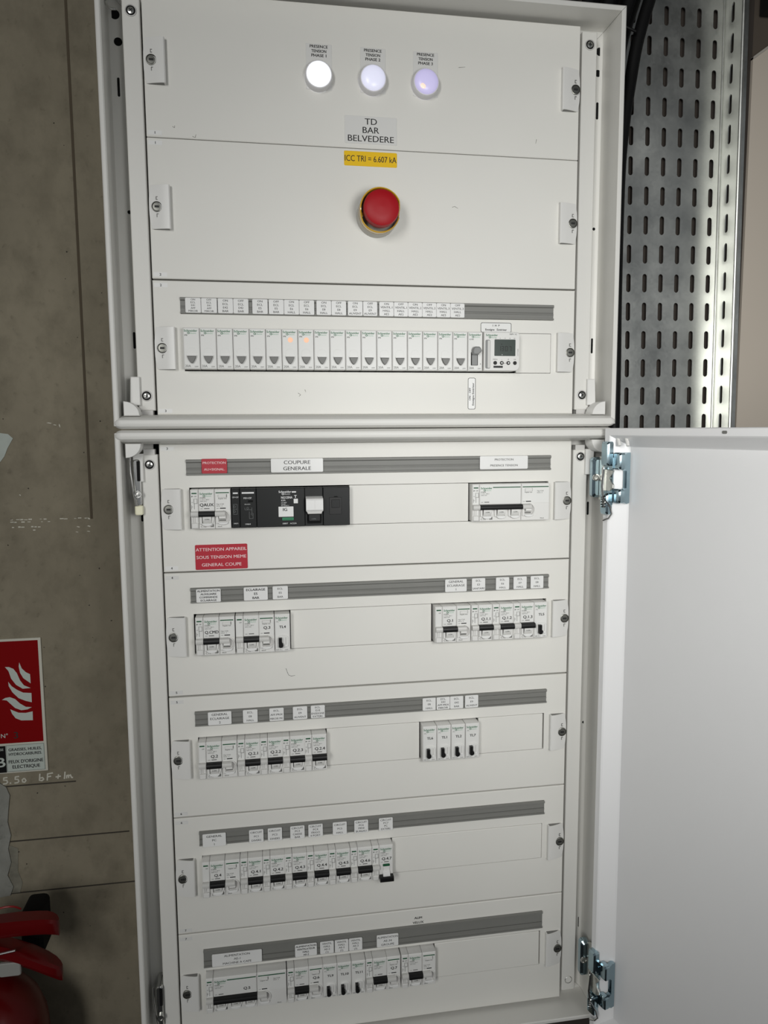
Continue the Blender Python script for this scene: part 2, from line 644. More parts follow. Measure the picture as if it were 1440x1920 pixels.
def cabinet(zb, zt, label, upper):
    t = thing('electrical_cabinet', label, 'cabinet', (0, 0, zb), None)
    L = lambda z: z - zb
    rise = 3.5
    for kind in ('left', 'right'):
        if upper:
            mb = member(SIDE, kind, L(zb) + rise, L(zt), False, True)
        else:
            mb = member(SIDE, kind, L(zb), L(zt) - rise, True, False)
        obj('side_frame', mb, PAINT, t)
    if upper:
        obj('top_frame', member(SIDE, 'top', L(zb), L(zt), True, True), PAINT, t)
        obj('bottom_rail', rolled('bottom', L(zb)), PAINT, t)
    else:
        obj('bottom_frame', member(SIDE, 'bottom', L(zb), L(zt), True, True), PAINT, t)
        obj('top_rail', rolled('top', L(zt)), PAINT, t)
    obj('back_plate', MB().box(X0 + 1, X1 - 1, 168, 173, 1, L(zt) - 1), PAINT, t)
    z0, z1 = (42, 486) if upper else (-745, -8)
    for x in (-20.5, 503):
        u = MB().rp(0, 18.5, L(z0), L(z1), 1, -.5, 19.8, .9, 2)
        up = obj('upright', u, PAINT, t, (x, 0, 0))
        xs = 9.3
        if upper:
            for z in ((468, 58.5) if x < 0 else (471, 60)):
                screw(up, xs, L(z))
            obj('foot_clip', MB().box(3, 15.5, 1, 12, L(z0) - 6, L(z0)), PLASD, up)
        else:
            screw(up, xs, L(-19.5 if x < 0 else -16.5))
            if x > 0:
                obj('screw_hole', MB().lathe(xs, L(-730), [(5.2, -.5), (4.6, -.9), (4.2, 0), (3.2, .2), (.01, .3)], 20), SCREW, up, (0, -.3, 0))
            obj('foot_clip', MB().box(3, 15.5, 1, 12, L(z1), L(z1) + 6), PLASD, up)
    for right in (False, True):
        bracket(t, right, L(35.6 if upper else 5), upper)
    # holes and slots punched in the inner side walls
    holes = ([(-31.2, 473, 5, 5), (-28.9, 445, 4.4, 4.4), (-30.4, 397.6, 10, 1.3), (-24.7, 264.5, 2, 2), (-25.1, 122.5, 9.4, 1.4),
              (534.3, 474.5, 4.8, 4.8), (532.6, 449.5, 4.0, 4.0), (532.8, 406, 10, 1.5), (532.2, 266, 1.8, 1.8), (533.4, 122.8, 9.4, 1.3)] if upper else
             [(-24.6, -79, 8.4, 1.4), (-20.8, -373, 2, 2), (-21.7, -652, 7.8, 1.4),
              (533.2, -84.6, 8.6, 1.3), (534.5, -374, 1.8, 1.8), (535, -662, 7.6, 1.4)])
    for x, z, hh, r in holes:
        obj('punched_slot', MB().rp(x - r, x + r, L(z) - hh, L(z) + hh, r * .98, 19.75, 20.3, 0, 6), BLACKM, t)
    return t, L


up_t, upL = cabinet(20.8, 501.5, 'upper white cabinet with pilot lamps, emergency stop and relays, no door', True)
lo_t, loL = cabinet(-764., 20., 'lower white cabinet with five breaker rows and its door swung open', False)
# chrome catches on the inner left side of the lower cabinet, and a spring clip in the upper one


def catch(t, z, L):
    c = obj('door_catch', MB().rp(-29, -20.5, L(z) - 27, L(z) + 27, 3, -6, 20, 1.2), CHROME, t)
    mb = MB()
    mb.tube([(-31, -9, L(z) + 30), (-30.5, -12, L(z) + 12), (-28.5, -12, L(z) - 10), (-26, -9, L(z) - 26)], 1.1)
    obj('spring_wire', mb, CHROME, c)
    obj('catch_roller', MB().lathe(-24, L(z) - 13, [(.01, -8.5), (2, -8.4), (2, -7), (3.4, -7), (3.4, -9), (4.1, -9), (4.1, -5)], 16), SCREW, c)
    obj('catch_slot', MB().rp(-24.5, -21, L(z) + 2, L(z) + 25, .8, -6.6, -5.9), BLACKM, c)
    return c


c = catch(lo_t, -40, loL)
obj('yellowed_pad', MB().rp(-28.5, -19.5, loL(-77), loL(-66), 2, -7, 8, 1), mat('ivory_pad', (.85, .83, .62), .4, emit=(1, .98, .75), estr=.0), lo_t)
catch(lo_t, -690, loL)
mb = MB()
mb.tube([(-29 + 8 * math.cos(a * .5), 0, upL(476) + 8 * math.sin(a * .5)) for a in range(11)], 1.2)
obj('spring_clip', mb, CHROME, up_t)

# ---- door of the lower cabinet
TH = R(-74)
DW, DZ0, DZ1 = 592., -763., 19.8
door = obj('door', MB().box(22.5, DW - 22.5, 0, 2, DZ0 + 22.5 - OZ * 0, DZ1 - 22.5), DOORM, lo_t, (542, -39, 763))
door.rotation_euler = (0, 0, TH)
RIM = [(0, 2), (0, -18.6), (.9, -20), (8.4, -20), (9.4, -19.2), (10.5, -17.4), (20.5, -1.6), (22.6, 0), (22.6, 2)]
names = []
for kind in ('left', 'right', 'top', 'bottom'):
    mb = MB()
    if kind in ('left', 'right'):
        f = (lambda o: o) if kind == 'left' else (lambda o: DW - o)
        a = [(f(o), y, DZ0 + o) for o, y in RIM]
        b = [(f(o), y, DZ1 - o) for o, y in RIM]
    else:
        f = (lambda o: DZ1 - o) if kind == 'top' else (lambda o: DZ0 + o)
        a = [(o, y, f(o)) for o, y in RIM]
        b = [(DW - o, y, f(o)) for o, y in RIM]
    mb.rings([a, b])
    obj('door_rim', mb, DOORM, door)
gk = MB()
for x in (14, 28):
    gk.tube([(x, -13, 8.5), (x + 5, -15, 3), (x + 7, -16, -1)], [1.6, 2.2, 1.8])
obj('seal_lug', gk, PLAS, door)
obj('screw_mark', MB().rp(168, 174, 13.4, 16.6, 1.4, -20.3, -19.5), GREY, door)


def hinge(z):
    """concealed spring hinge: wing on the cabinet, cup bracket on the door"""
    h = obj('hinge', MB().px([(-19.2, z - 28), (-19.2, z + 28), (-20.8, z + 28), (-20.8, z - 28)], 2, 16), ZINCB, door)
    obj('hinge_cup', MB().rp(1.5, 15, z + 18, z + 47, 2.5, -27, -19.5, 2), ZINCB, h)
    obj('hinge_cup', MB().rp(1.5, 15, z - 40, z - 14, 2.5, -27, -19.5, 2), ZINCB, h)
    b = MB()
    b.px([(-2, z - 26), (-2, z + 34), (-6, z + 34), (-13, z + 30), (-13, z + 17), (-7, z + 12), (-7, z - 8), (-13, z - 12), (-13, z - 24), (-6, z - 27)], 19, 25)
    b.rp(13, 27, z + 14, z + 34, 3, -19, -12, 1.6)
    b.rp(13, 27, z - 26, z - 9, 3, -19, -12, 1.6)
    obj('hinge_strap', b, ZINCB, h)
    c_ = MB()
    c_.cyl((4, -24, z - 13), (4, -24, z + 16), 1.9)
    obj('hinge_pin', c_, CHROME, h)
    d_ = MB()
    d_.poly([(4, z - 12), (14, z - 12), (19, z - 8), (19, z - 4), (15, z), (13, z + 4), (17, z + 9), (19, z + 13), (4, z + 14)], -22.6, -20.4, .5)
    obj('hinge_arm', d_, ZINC, h)
    e_ = MB()
    e_.tube([(8, -27, z + 14), (9, -30, z - 6), (9, -28, z - 20), (18, -25, z - 30), (20, -24, z - 38), (16, -25, z - 44), (9, -27, z - 47)], 1.3)
    for k in range(4):
        e_.lathe(9, z - 20 - 3 * k, [(2.6, -29), (3.2, -27.6), (2.6, -26.4)], 12)
    obj('hinge_spring', e_, CHROME, h)
    return h


def wing(t, z, L):
    a = MB()
    a.rp(500.0 + 21.5, 533.5, L(z) - 25, L(z) + 25, 4, -19, -9, 3)
    o_ = obj('hinge_wing', a, ZINCB, t)
    b = MB()
    b.poly([(529, L(z) - 27), (535, L(z) - 27), (539, L(z) - 20), (545, L(z) - 18), (545, L(z) + 16), (540, L(z) + 16), (536, L(z) + 24), (529, L(z) + 26)], -36, -20, .8)
    obj('hinge_arm', b, ZINC, o_)
    obj('hinge_screw', MB().lathe(525, L(z), [(4.6, -19), (4.4, -20.6), (3, -20.8), (2.6, -19.6), (.01, -19.5)], 18), CHROME, o_)


hinge(-43)
hinge(-695)
wing(lo_t, -42, loL)
wing(lo_t, -688, loL)


# ------------------------------------------------------------------ front panels
PX = [(340, 491.4), (188.6, 339.2), (37, 186.8), (-145.6, 3.8), (-296.2, -147.2), (-448.6, -298.2), (-600.8, -450.2), (-754, -602.4)]
OP = {2: (86.4, 134.6), 3: (-95.2, -47), 4: (-245.6, -197), 5: (-397.6, -349), 6: (-549, -500.4), 7: (-702, -653)}
OX0, OX1 = 32.0, 470.6


def plate(W, H, hole=None):
    mb = MB()
    if not hole:
        return mb.rp(0, W, 0, H, .6, 0, 14, .8, 1)
    a, b, c, d = hole
    out = lambda i: [(i, i), (W - i, i), (W - i, H - i), (i, H - i)]
    inn = [(a, c), (b, c), (b, d), (a, d)]
    rings = [[(x, 14, z) for x, z in out(0)], [(x, .8, z) for x, z in out(0)], [(x, 0, z) for x, z in out(.8)], [(x, 0, z) for x, z in inn], [(x, 5, z) for x, z in inn]]
    return mb.rings(rings, False, False)


def latch(parent, right, zc):
    def body():
        mb = MB()
        pr = [(2.4, 0), (2.6, -1.6), (7, -3), (13, -4.8), (19, -6.2), (22, -6.5), (23.2, -5.6), (23.2, 0)]
        H = 23.5
        rs = []
        n = 9
        for k in range(n + 1):
            t = -1 + 2 * k / n
            z = H * t
            bul = 2.6 * (1 - abs(t) ** 3)          # outer edge bulges towards the upright
            rs.append([((x if i > 1 else x - bul), y, z) for i, (x, y) in enumerate(pr)])
        mb.rings(rs)
        return mb
    me = cached(('latchR' if right else 'latchL',), lambda: (lambda m_: (setattr(m_, 'v', [(-x, y, z) for x, y, z in m_.v]) or m_) if right else m_)(body()))
    W = 500.6
    L = obj('latch', me, PLAS, parent, ((W if right else 0), 0, zc))
    def hol():
        pts = [(4, -.2), (8, -2.2), (13, -3.8), (18, -5.0), (20.6, -5.2), (21.4, -4.6), (21.4, -.2)]
        if right:
            pts = [(-x, y) for x, y in pts]
        m_ = MB()
        m_.pz(pts, -23.75, -23.3)
        m_.pz(pts, 23.3, 23.75)
        return m_
    obj('latch_hollow', cached(('hol', right), hol), GREY, L)
    cx = -6.6 if right else 8.6
    obj('lock', cached(('lockring',), lambda: MB().lathe(0, 0, [(5.6, 1), (5.6, -1.2), (4.9, -1.5), (4.6, -.6), (4.4, -.6), (4.2, -1.2), (2.5, -1.3), (.01, -1.3)], 24)), LOCKM, L, (cx, -3.6, 0))
    obj('keyhole', cached(('keyhole',), lambda: MB().rp(-2.4, 2.4, -1.1, 1.1, .4, -1.7, -1.2)), INK, L, (cx, -3.6, 0))
    m_ = cached(('marks',), lambda: MB().rp(-.9, -.3, 7.4, 11, 0, -.3, .2).rp(-.3, 1.2, 10.4, 11, 0, -.3, .2).rp(-.3, 1.2, 7.4, 8, 0, -.3, .2)
                .rp(-.6, 0, -11, -7.2, 0, -.3, .2).rp(0, 1.6, -7.9, -7.2, 0, -.3, .2))
    obj('lock_marks', m_, INKG, L, (cx, -3.7, 0)).name = 'lock_engraving'


def label_part(parent, x0, x1, z0, z1, lines, m=TAPE, ink=INK, r=1.3, y=-2.4, th=1.4, pz=0, hcap=None, bold=False, name='name_label'):
    w_, h_ = x1 - x0, z1 - z0
    me = cached(('nl', round(w_, 1), round(h_, 1), r, th), lambda: MB().rp(0, w_, 0, h_, r, -th, 0, .3, 3))
    o_ = obj(name, me, m, parent, (x0, y, z0))
    if lines:
        n = len(lines)
        pit = h_ / (n + .25)
        ls = []
        for i, s in enumerate(lines):
            hc = hcap or min(2.3, pit * .62)
            ls.append((s, hc, w_ / 2, h_ - pit * (i + .62), w_ - 1.6, 'c', bold))
        letter(ls, ink, o_, (0, -th - .06, 0))
    return o_


panels = []
PLAB = ['top white front panel carrying the three glowing pilot lamps', 'plain white front panel with the red emergency stop button',
        'white front panel framing the long row of push-button relays', 'white front panel with the red attention label and black main switch',
        'white front panel with breakers at both ends of its opening', 'white front panel whose opening holds four levers marked TL in its middle',
        'white front panel with nine name labels marked PC and eight breakers', 'lowest white front panel, with the long coffee machine name label']
for i, (a, b) in enumerate(PX):
    t = thing('front_panel', PLAB[i], 'panel', (0, 0, a))
    H = b - a
    panels.append(t)
    hole = None
    if i in OP:
        hole = (OX0, OX1, OP[i][0] - a, OP[i][1] - a)
    obj('panel_sheet', plate(500.6, H, hole), PANEL, t)
    if i < 7:
        zc = {0: 418, 1: 265, 2: 111.6, 3: -71.5, 4: -223, 5: -374.5, 6: -526}[i] - a
    else:
        zc = -679 - a
    latch(t, False, zc)
    latch(t, True, zc)
    if i >= 2:
        z1 = (b - 18 if i < 7 else b - 21.5) - a
        z0 = z1 - (18.6 if i < 7 else 24)
        st = MB().px([(0, z0), (-1, z0), (-3.4, z0 + .6), (-3.4, z0 + 2.2), (-1.4, z0 + 2.6), (-1.4, z0 + 6.2), (-2, z0 + 6.5), (-2, z0 + 7.3), (-1.4, z0 + 7.6),
                      (-1.4, z1 - 4.2), (-2.4, z1 - 3.6), (-3.4, z1 - 3), (-3.4, z1 - .6), (-1, z1), (0, z1)], 29.6, 472.5)
        s_ = obj('label_holder', st, STRIP, t)
        obj('holder_groove', MB().box(29.7, 472.4, -1.6, -1.4, z0 + 8.2, z0 + 9), STRIPD, s_)
# numbered stickers at the panel joints
for i, up_, n in ((0, 0, '1'), (1, 1, '1'), (1, 0, '2'), (2, 1, '2'), (2, 0, '3'), (3, 1, '3'), (3, 0, '4'), (4, 1, '4'), (4, 0, '5'), (5, 1, '5'), (5, 0, '6'), (6, 1, '6'), (6, 0, '7'), (7, 1, '7')):
    H = PX[i][1] - PX[i][0]
    z = (H - 7.6) if up_ else 2.2
    o_ = obj('number_sticker', cached(('stk',), lambda: MB().rp(0, 15, 0, 4.6, .3, -.15, 0)), TAPE if i < 4 else CLEAR, panels[i], (1.6, -.02, z))
    letter([(n, 2.5, 7.5, 2.3, None, 'c', True)], INK, o_, (0, -.22, 0), key=('stkn', n))


def blank(i, x0, x1):
    a = PX[i][0]
    z0, z1 = OP[i][0] - a, OP[i][1] - a
    obj('blanking_strip', MB().rp(x0, x1, z0 + .5, z1 - .5, .5, -.7, 4, .5, 1), PANEL, panels[i])


blank(2, 426, 470.2)
blank(3, 219, 366.8)
blank(4, 145.8, 320)
blank(5, 187.4, 304.6)
blank(5, 382, 468.6)
blank(6, 269, 470)
blank(7, 325, 469)

# name labels in the holders
NL = {2: (151.3, 167.8, [
    (35.2, 52.4, 'ON|ECL|E41|AFF|MIROIR'), (52.8, 70.2, 'OFF|ECL|E41|AFF|MIROIR'), (71.1, 88.1, 'ON|ECL|E42|BAR'), (88.4, 105.4, 'OFF|ECL|E42|BAR'),
    (109.6, 127.1, 'ON|ECL|E5|BAR'), (128.1, 145.3, 'OFF|ECL|E5|BAR'), (145.6, 162.8, 'ON|ECL|E6|HALL'), (163.1, 180.3, 'OFF|ECL|E6|HALL'),
    (182.8, 200, 'ON|ECL|E8|HALL'), (200.3, 217.4, 'OFF|ECL|E8|HALL'), (219.3, 236.8, 'ON|ECL|E9|AUVENT'), (237.3, 254.2, 'OFF|ECL|E9|AUVENT'),
    (256.4, 273.6, 'ON|VENTIL.1|HALL|AE2'), (273.9, 290.8, 'OFF|VENTIL.1|HALL|AE2'), (291, 308, 'ON|VENTIL.2|HALL|AE2'), (308.2, 325.2, 'OFF|VENTIL.2|HALL|AE2'),
    (325.4, 342.3, 'ON|VENTIL.3|HALL|AE2'), (342.5, 359.8, 'OFF|VENTIL.3|HALL|AE2')]),
    3: (-30.6, -14.4, [(126.4, 187.8, 'COUPURE|GENERALE'), (380.3, 441.9, 'PROTECTION|PRESENCE TENSION')]),
    4: (-182.6, -166.6, [(36.1, 64.4, 'ALIMENTATION|AUXILIAIRE|COMMANDE|ECLAIRAGE'), (91.1, 119.3, 'ECLAIRAGE|E5|BAR'), (125, 143.2, 'ECL|E5|BAR'), (336.9, 364.6, 'GENERAL|ECLAIRAGE|1'),
                         (371.2, 388.5, 'ECL.|E3|SANITAIRE'), (402.4, 419.8, 'ECL.|E6|HALL'), (425.4, 442.8, 'ECL.|E7|HALL'), (448, 465, 'ECL.|E8|HALL')]),
    5: (-333.6, -317.4, [(44.8, 72.5, 'GENERAL|ECLAIRAGE|2'), (86.1, 103.6, 'ECL.|E8|HALL'), (117.7, 135.1, 'ECL.|AFF.PRIX|MIROIR MC'), (146.1, 163.7, 'ECL.|E9|AUVENT'),
                         (168, 185.3, 'ECL.|E10|ENSEIGNE|EXTERI.'), (308.2, 325.3, 'ECL.|E8|HALL'), (326.3, 343.4, 'ECL.|E41|AFF.PRIX|MIROIR'), (343.8, 361, 'ECL.|E42|BAR'), (363.3, 380.7, 'ECL.|E9|AUVENT')]),
    6: (-488, -471.2, [(33.5, 61.4, 'GENERAL|PC|1'), (89.4, 107, 'CIRCUIT|PC1|DIVERS'), (112.2, 129.7, 'CIRCUIT|PC2|DIVERS'), (139.8, 157.7, 'CIRCUIT|PC3|CAISSE|BAR'), (162.3, 180.4, 'CIRCUIT|PC4|FRIGO|4 PORT.'),
                       (192.8, 210.6, 'CIRCUIT|PC5|HALL'), (220.1, 237.8, 'CIRCUIT|PC6|MINI|BUREAU'), (251.5, 269.4, 'CIRCUIT|PC7|PC|EXTERI.')]),
    7: (-646.8, -630.4, [(39.8, 101.2, 'ALIMENTATION|AE-1|MACHINE A CAFE'), (142.7, 170.4, 'ALIMENTATION|VENTILATEUR|HALL|AE-2'), (174.5, 192, 'VENTIL|HALL|AE-2|(1)'), (193.3, 210.8, 'VENTIL|HALL|AE-2|(2)'),
                         (211.5, 228.8, 'VENTIL|HALL|AE-2|(3)'), (247.6, 276, 'ALIMENTATION|AE-34|GROUPE')])}
for i, (z0, z1, lst) in NL.items():
    a = PX[i][0]
    for x0, x1, s in lst:
        big = 4.2 if 'COUPURE' in s else (2.4 if 'TENSION' in s else (2.7 if x1 - x0 > 24 else None))
        lines = s.split('|')
        if big and len(lines) > 3:
            big = 2.2
        label_part(panels[i], x0, x1, z0 - a, z1 - a, lines, y=-2.6, hcap=big, bold=(len(lines) == 4 and x1 - x0 > 24) or s.startswith('ECLAIRAGE'))
a = PX[3][0]
label_part(panels[3], 47.2, 76.1, -30.6 - a, -13.6 - a, ['PROTECTION', 'AU+SIGNAL.'], RED, REDINK, y=-2.6, hcap=2.6)
label_part(panels[3], 36.4, 96.6, -144 - a, -114.4 - a, ['ATTENTION APPAREIL', 'SOUS TENSION MEME', 'GENERAL COUPE'], RED, REDINK, y=-.05, th=1.2, hcap=3.6, name='warning_label')
a = PX[0][0]
label_part(panels[0], 218.4, 279, 344.6 - a, 375 - a, ['TD', 'BAR', 'BELVEDERE'], CLEAR, INK, y=-.05, th=.5, hcap=6.6, name='title_label')
for k, x in enumerate((190.3, 251.6, 312.8)):
    o_ = label_part(panels[0], x - 14.6, x + 14.6, 400 - a, 449 - a, None, CLEAR, INK, y=-.05, th=.35, r=1, name='caption_label')
    letter([('PRESENCE', 3.0, 14.6, 46, 20, 'c', True), ('TENSION', 3.0, 14.6, 41.2, 16.5, 'c', True), ('PHASE %d' % (k + 1), 3.0, 14.6, 36.6, 17, 'c', True)], INK, o_, (0, -.45, 0))
a = PX[1][0]
label_part(panels[1], 217.4, 279, 320.2 - a, 336.4 - a, ['ICC TRI = 6.607 kA'], YEL, INK, y=-.05, th=.5, hcap=6.4, name='rating_label')
# pen-written outlines on the third panel
a = PX[2][0]


def outline(x0, x1, z0, z1, r, t_=.55):
    o_, i_ = rrect(x0, x1, z0, z1, r), rrect(x0 + t_, x1 - t_, z0 + t_, z1 - t_, r - t_ * .6)
    mb = MB()
    n = len(o_)
    mb.add([(x, -.12, z) for x, z in o_ + i_], [(i, (i + 1) % n, n + (i + 1) % n, n + i) for i in range(n)])
    return mb


o_ = obj('sticker', MB().rp(381, 419.6, 134.8 - a, 146.6 - a, 2, -.12, 0, 0), TAPE, panels[2])
obj('sticker_outline', outline(381, 419.6, 134.8 - a, 146.6 - a, 2), INK, o_, (0, -.1, 0))
letter([('I  H  P', 2.1, 400.4, 143.2 - a, None, 'c', True), ('Enseigne   Extérieur', 2.3, 400.4, 138.4 - a, 27, 'c', True)], INK, o_, (0, -.22, 0))
o_ = obj('sticker', MB().rp(365.6, 375.2, 42.6 - a, 80.6 - a, 2, -.12, 0, 0), TAPE, panels[2])
obj('sticker_outline', outline(365.6, 375.2, 42.6 - a, 80.6 - a, 2), INK, o_, (0, -.1, 0))
tx = letter([('ON - OFF', 2.2, 0, 2.2, None, 'c', True), ('Enseigne Extérieur', 2.2, 0, -1.8, 28, 'c', True)], INK, o_, (370.2, -.22, 61 - a))
tx.rotation_euler = (0, R(-90), 0)
a = PX[7][0]
letter([('ALIM', 2.9, 303, -614.6 - a, None, 'c', True), ('VELUX', 2.9, 303, -621 - a, None, 'c', True)], INK, panels[7], (0, -.12, 0), name='stuck_lettering')
# scuffs
for i, pts in ((4, [(139, -269.5), (140.5, -274), (142, -278), (145, -279.6), (150, -279)]), (0, [(448, 361), (447, 356)]), (1, [(345, 279), (348, 280), (352, 278)]),
               (0, [(352, 435), (360, 436)]), (0, [(28, 352), (30, 350.5), (30.5, 353)]), (0, [(49, 342.5), (52, 341.5), (53, 345)]), (2, [(160, 62), (163, 60), (161, 58)]), (2, [(168, 66), (169, 63)])):
    a = PX[i][0]
    mb = MB()
    for (xa, za), (xb, zb) in zip(pts, pts[1:]):
        d = Vector((xb - xa, zb - za)).normalized()
        n_ = Vector((-d.y, d.x)) * .32
        mb.add([(xa + n_.x, -.05, za + n_.y - a), (xa - n_.x, -.05, za - n_.y - a), (xb - n_.x * .6, -.05, zb - n_.y * .6 - a), (xb + n_.x * .6, -.05, zb + n_.y * .6 - a)], [(0, 1, 2, 3)])
    obj('scuff', mb, mat('scuff_grey', (.25, .24, .21), .7) if i != 4 else INKG, panels[i])

# ------------------------------------------------------------------ pilot lamps and emergency stop
for k, (x, m, nm) in enumerate(((190.3, LAMP1, 'first'), (251.6, LAMP2, 'second'), (312.8, LAMP3, 'third'))):
    t = thing('pilot_lamp', ['brightest white pilot lamp, under the PHASE caption nearest the cabinet side', 'bluish white pilot lamp, middle one of three', 'lavender pilot lamp with a faint orange spot'][k], 'lamp', (x - 1, -.4, 412.8), 'phase pilot lamps')
    obj('bezel', cached(('bez',), lambda: MB().lathe(0, 0, [(15.6, 0), (15.6, -4), (15.2, -8.4), (14.6, -9.4), (13.8, -9.6), (13.4, -9)], 36)), LBEZ, t)
    obj('lens', cached(('lens',), lambda: MB().lathe(0, 0, [(13.9, -8.4), (13.6, -10), (12.2, -11.6), (9, -13.2), (5, -14.1), (.01, -14.4)], 36)), m, t)
    if k == 2:
        obj('bulb_glow', MB().lathe(0, 0, [(3.6, .4), (2.4, -.2), (.01, -.5)], 18), LSPOT, t, (-4.2, -13.6, -5.8))
t = thing('emergency_stop', 'red mushroom emergency stop button in a yellow collar', 'button', (254.6, 0, 264.5))
obj('base_ring', MB().lathe(0, 0, [(23.8, 0), (23.8, -7), (22.8, -17), (21.5, -17), (21, -5), (.01, -5)], 40), COLGR, t)
col = MB()
n = 44
pts_o, pts_i = [], []
rs = []
for i in range(n):
    an = 2 * PI * i / n
    dg = math.degrees(an) % 360
    hgt = 33 if 25 < dg < 185 else 24
    for e, (lo, hi) in enumerate(((5, 25), (185, 205))):
        pass
    if 8 <= dg <= 25:
        hgt = 24 + 9 * (dg - 8) / 17
    if 185 <= dg <= 215:
        hgt = 33 - 9 * (dg - 185) / 30
    if dg < 8 or dg > 345:
        hgt = 19
    c_, s_ = math.cos(an), math.sin(an)
    rs.append([(23.4 * c_, -14, 23.4 * s_), (23.8 * c_, -hgt + 1, 23.8 * s_), (23.2 * c_, -hgt, 23.2 * s_), (22.4 * c_, -hgt, 22.4 * s_), (22 * c_, -hgt + 1.2, 22 * s_), (21.6 * c_, -10, 21.6 * s_)])
rs.append(rs[0])
col.rings(rs, False, False)
obj('collar', col, COLLAR, t)
obj('collar_clip', MB().rp(-22, -19, -6.5, -2.5, .5, -24, -10), COLLAR, t)
obj('mushroom_head', MB().lathe(0, 0, [(9, -8), (10, -20), (17, -23), (19.6, -27), (20.3, -35), (19.4, -38.4), (16.6, -40.4), (9, -41.6), (.01, -42)], 44), REDB, t)


# ------------------------------------------------------------------ modular devices (local: x 0..w, z -22.8..22.8, front face at y -13)
F = -13.
HZ = 22.8


def logo(parent, x, z, w_=14.4, m=None, s=1.):
    g = cached(('logo', w_), lambda: None)
    def mk():
        mb = text([('Schneider', 2.35, 0, 0, w_, 'l', True)])
        n = 14
        cx, cz = w_ * .335, -2.6
        for ra, rb in ((1.25, .75),):
            o = len(mb.v)
            mb.add([(cx + r_ * 1.15 * math.cos(2 * PI * i / n), 0, cz + r_ * math.sin(2 * PI * i / n)) for r_ in (ra, rb) for i in range(n)], [(i, (i + 1) % n, n + (i + 1) % n, n + i) for i in range(n)])
        mb.add([(cx - .2, 0, cz - .15), (cx + 1.5, 0, cz - .15), (cx + 1.5, 0, cz + .2), (cx - .2, 0, cz + .2)], [(0, 1, 2, 3)])
        me = bpy.data.meshes.new('logo')
        me.from_pydata([(a_ * .001, b_ * .001, c_ * .001) for a_, b_, c_ in mb.v], [], mb.f)
        return me
    if CACHE.get(('logo', w_)) is None:
        CACHE[('logo', w_)] = mk()
        mb = text([('Electric', 1.35, w_ * .47, -2.75, w_ * .5, 'l', False)])
        me = bpy.data.meshes.new('logo2')
        me.from_pydata([(a_ * .001, b_ * .001, c_ * .001) for a_, b_, c_ in mb.v], [], mb.f)
        CACHE[('logo2', w_)] = me
    o_ = obj('brand_mark', CACHE[('logo', w_)], m or GREEN, parent, (x, F - .62, z))
    o2 = obj('brand_line', CACHE[('logo2', w_)], m or GREENP, parent, (x, F - .62, z))
    return o_


def body(w_, m=PLAS, up=True):
    def mk():
        mb = MB()
        mb.rp(.15, w_ - .15, -HZ, HZ, .5, F, 40, .5, 2)
        return mb
    return cached(('body', w_), mk)


def facep(w_, z0=-1.6, z1=21.4):
    return cached(('face', w_, z0, z1), lambda: MB().rp(.7, w_ - .7, z0, z1, .4, F - .5, F + .2, .2, 2))


def aux(parent, x, kind=0):
    b = obj('auxiliary_contact', body(9.05), PLAS, parent, (x, 0, 0))
    obj('face_plate', facep(9.05), DEVT, b)
    obj('green_bar', cached(('abar',), lambda: MB().rp(1.7, 7.4, 17.7, 19.2, .2, F - .7, F - .4)), GREENB if kind else GREENB, b)

    def marks():
        mb = text([('OF', 1.3, 4.6, 14.8, 4, 'l', False)])
        return mb
    letter([('OF', 1.4, 4.4, 14.9, 3.4, 'l', True)] + ([] if kind == 2 else [('SD', 1.1, 1.4, 3, 1.6, 'l', False), ('OK', 1.0, 1.4, 8, 1.6, 'l', False)]), INKG, b, (0, F - .62, 0), key=('auxt', kind))
    if kind != 2:
        def win():
            mb = MB()
            for (a_, b_, c_, d_) in ((3.9, 7.9, 11.9, 12.2), (3.9, 4.3, 7, 12.2), (7.6, 8.0, 6.6, 12.2), (3.9, 8, 6.6, 7), (4.3, 4.7, .2, 6.6), (1.3, 1.6, .2, 5)):
                mb.rp(a_, b_, c_, d_, 0, F - .75, F - .4)
            mb.poly([(1.5, 15.8), (3.6, 15.2), (1.5, 13.9)], F - .7, F - .4)
            return mb
        obj('indicator_window', cached(('awin',), win), INKG, b)
    obj('linked_handle', cached(('ahand',), lambda: MB().px(nose(-8.3, -2.2, 5.6), .35, 8.9)), HAND, b)

    def ribs():
        mb = MB()
        for a_ in (1.2, 3.2):
            mb.rp(a_, a_ + 1.2, -15.4, -8.8, .3, F - 1.3, F)
        mb.rp(5.2, 8.2, -15.4, -8.8, .3, F - 1.0, F, .2)
        return mb
    obj('rocker', cached(('aribs',), ribs), PLAS, b)
    obj('foot_block', cached(('afoot',), lambda: MB().rp(.9, 8.3, -22, -15.8, .8, F - 2.6, F, .7)), PLAS, b)
    return b


def nose(z0, z1, d):
    """profile of a toggle bar: rounded front, in y,z"""
    h = z1 - z0
    return [(F + 1, z0), (F - d * .7, z0), (F - d * .93, z0 + h * .1), (F - d, z0 + h * .35), (F - d, z0 + h * .6), (F - d * .9, z0 + h * .85), (F - d * .65, z1), (F + 1, z1)]


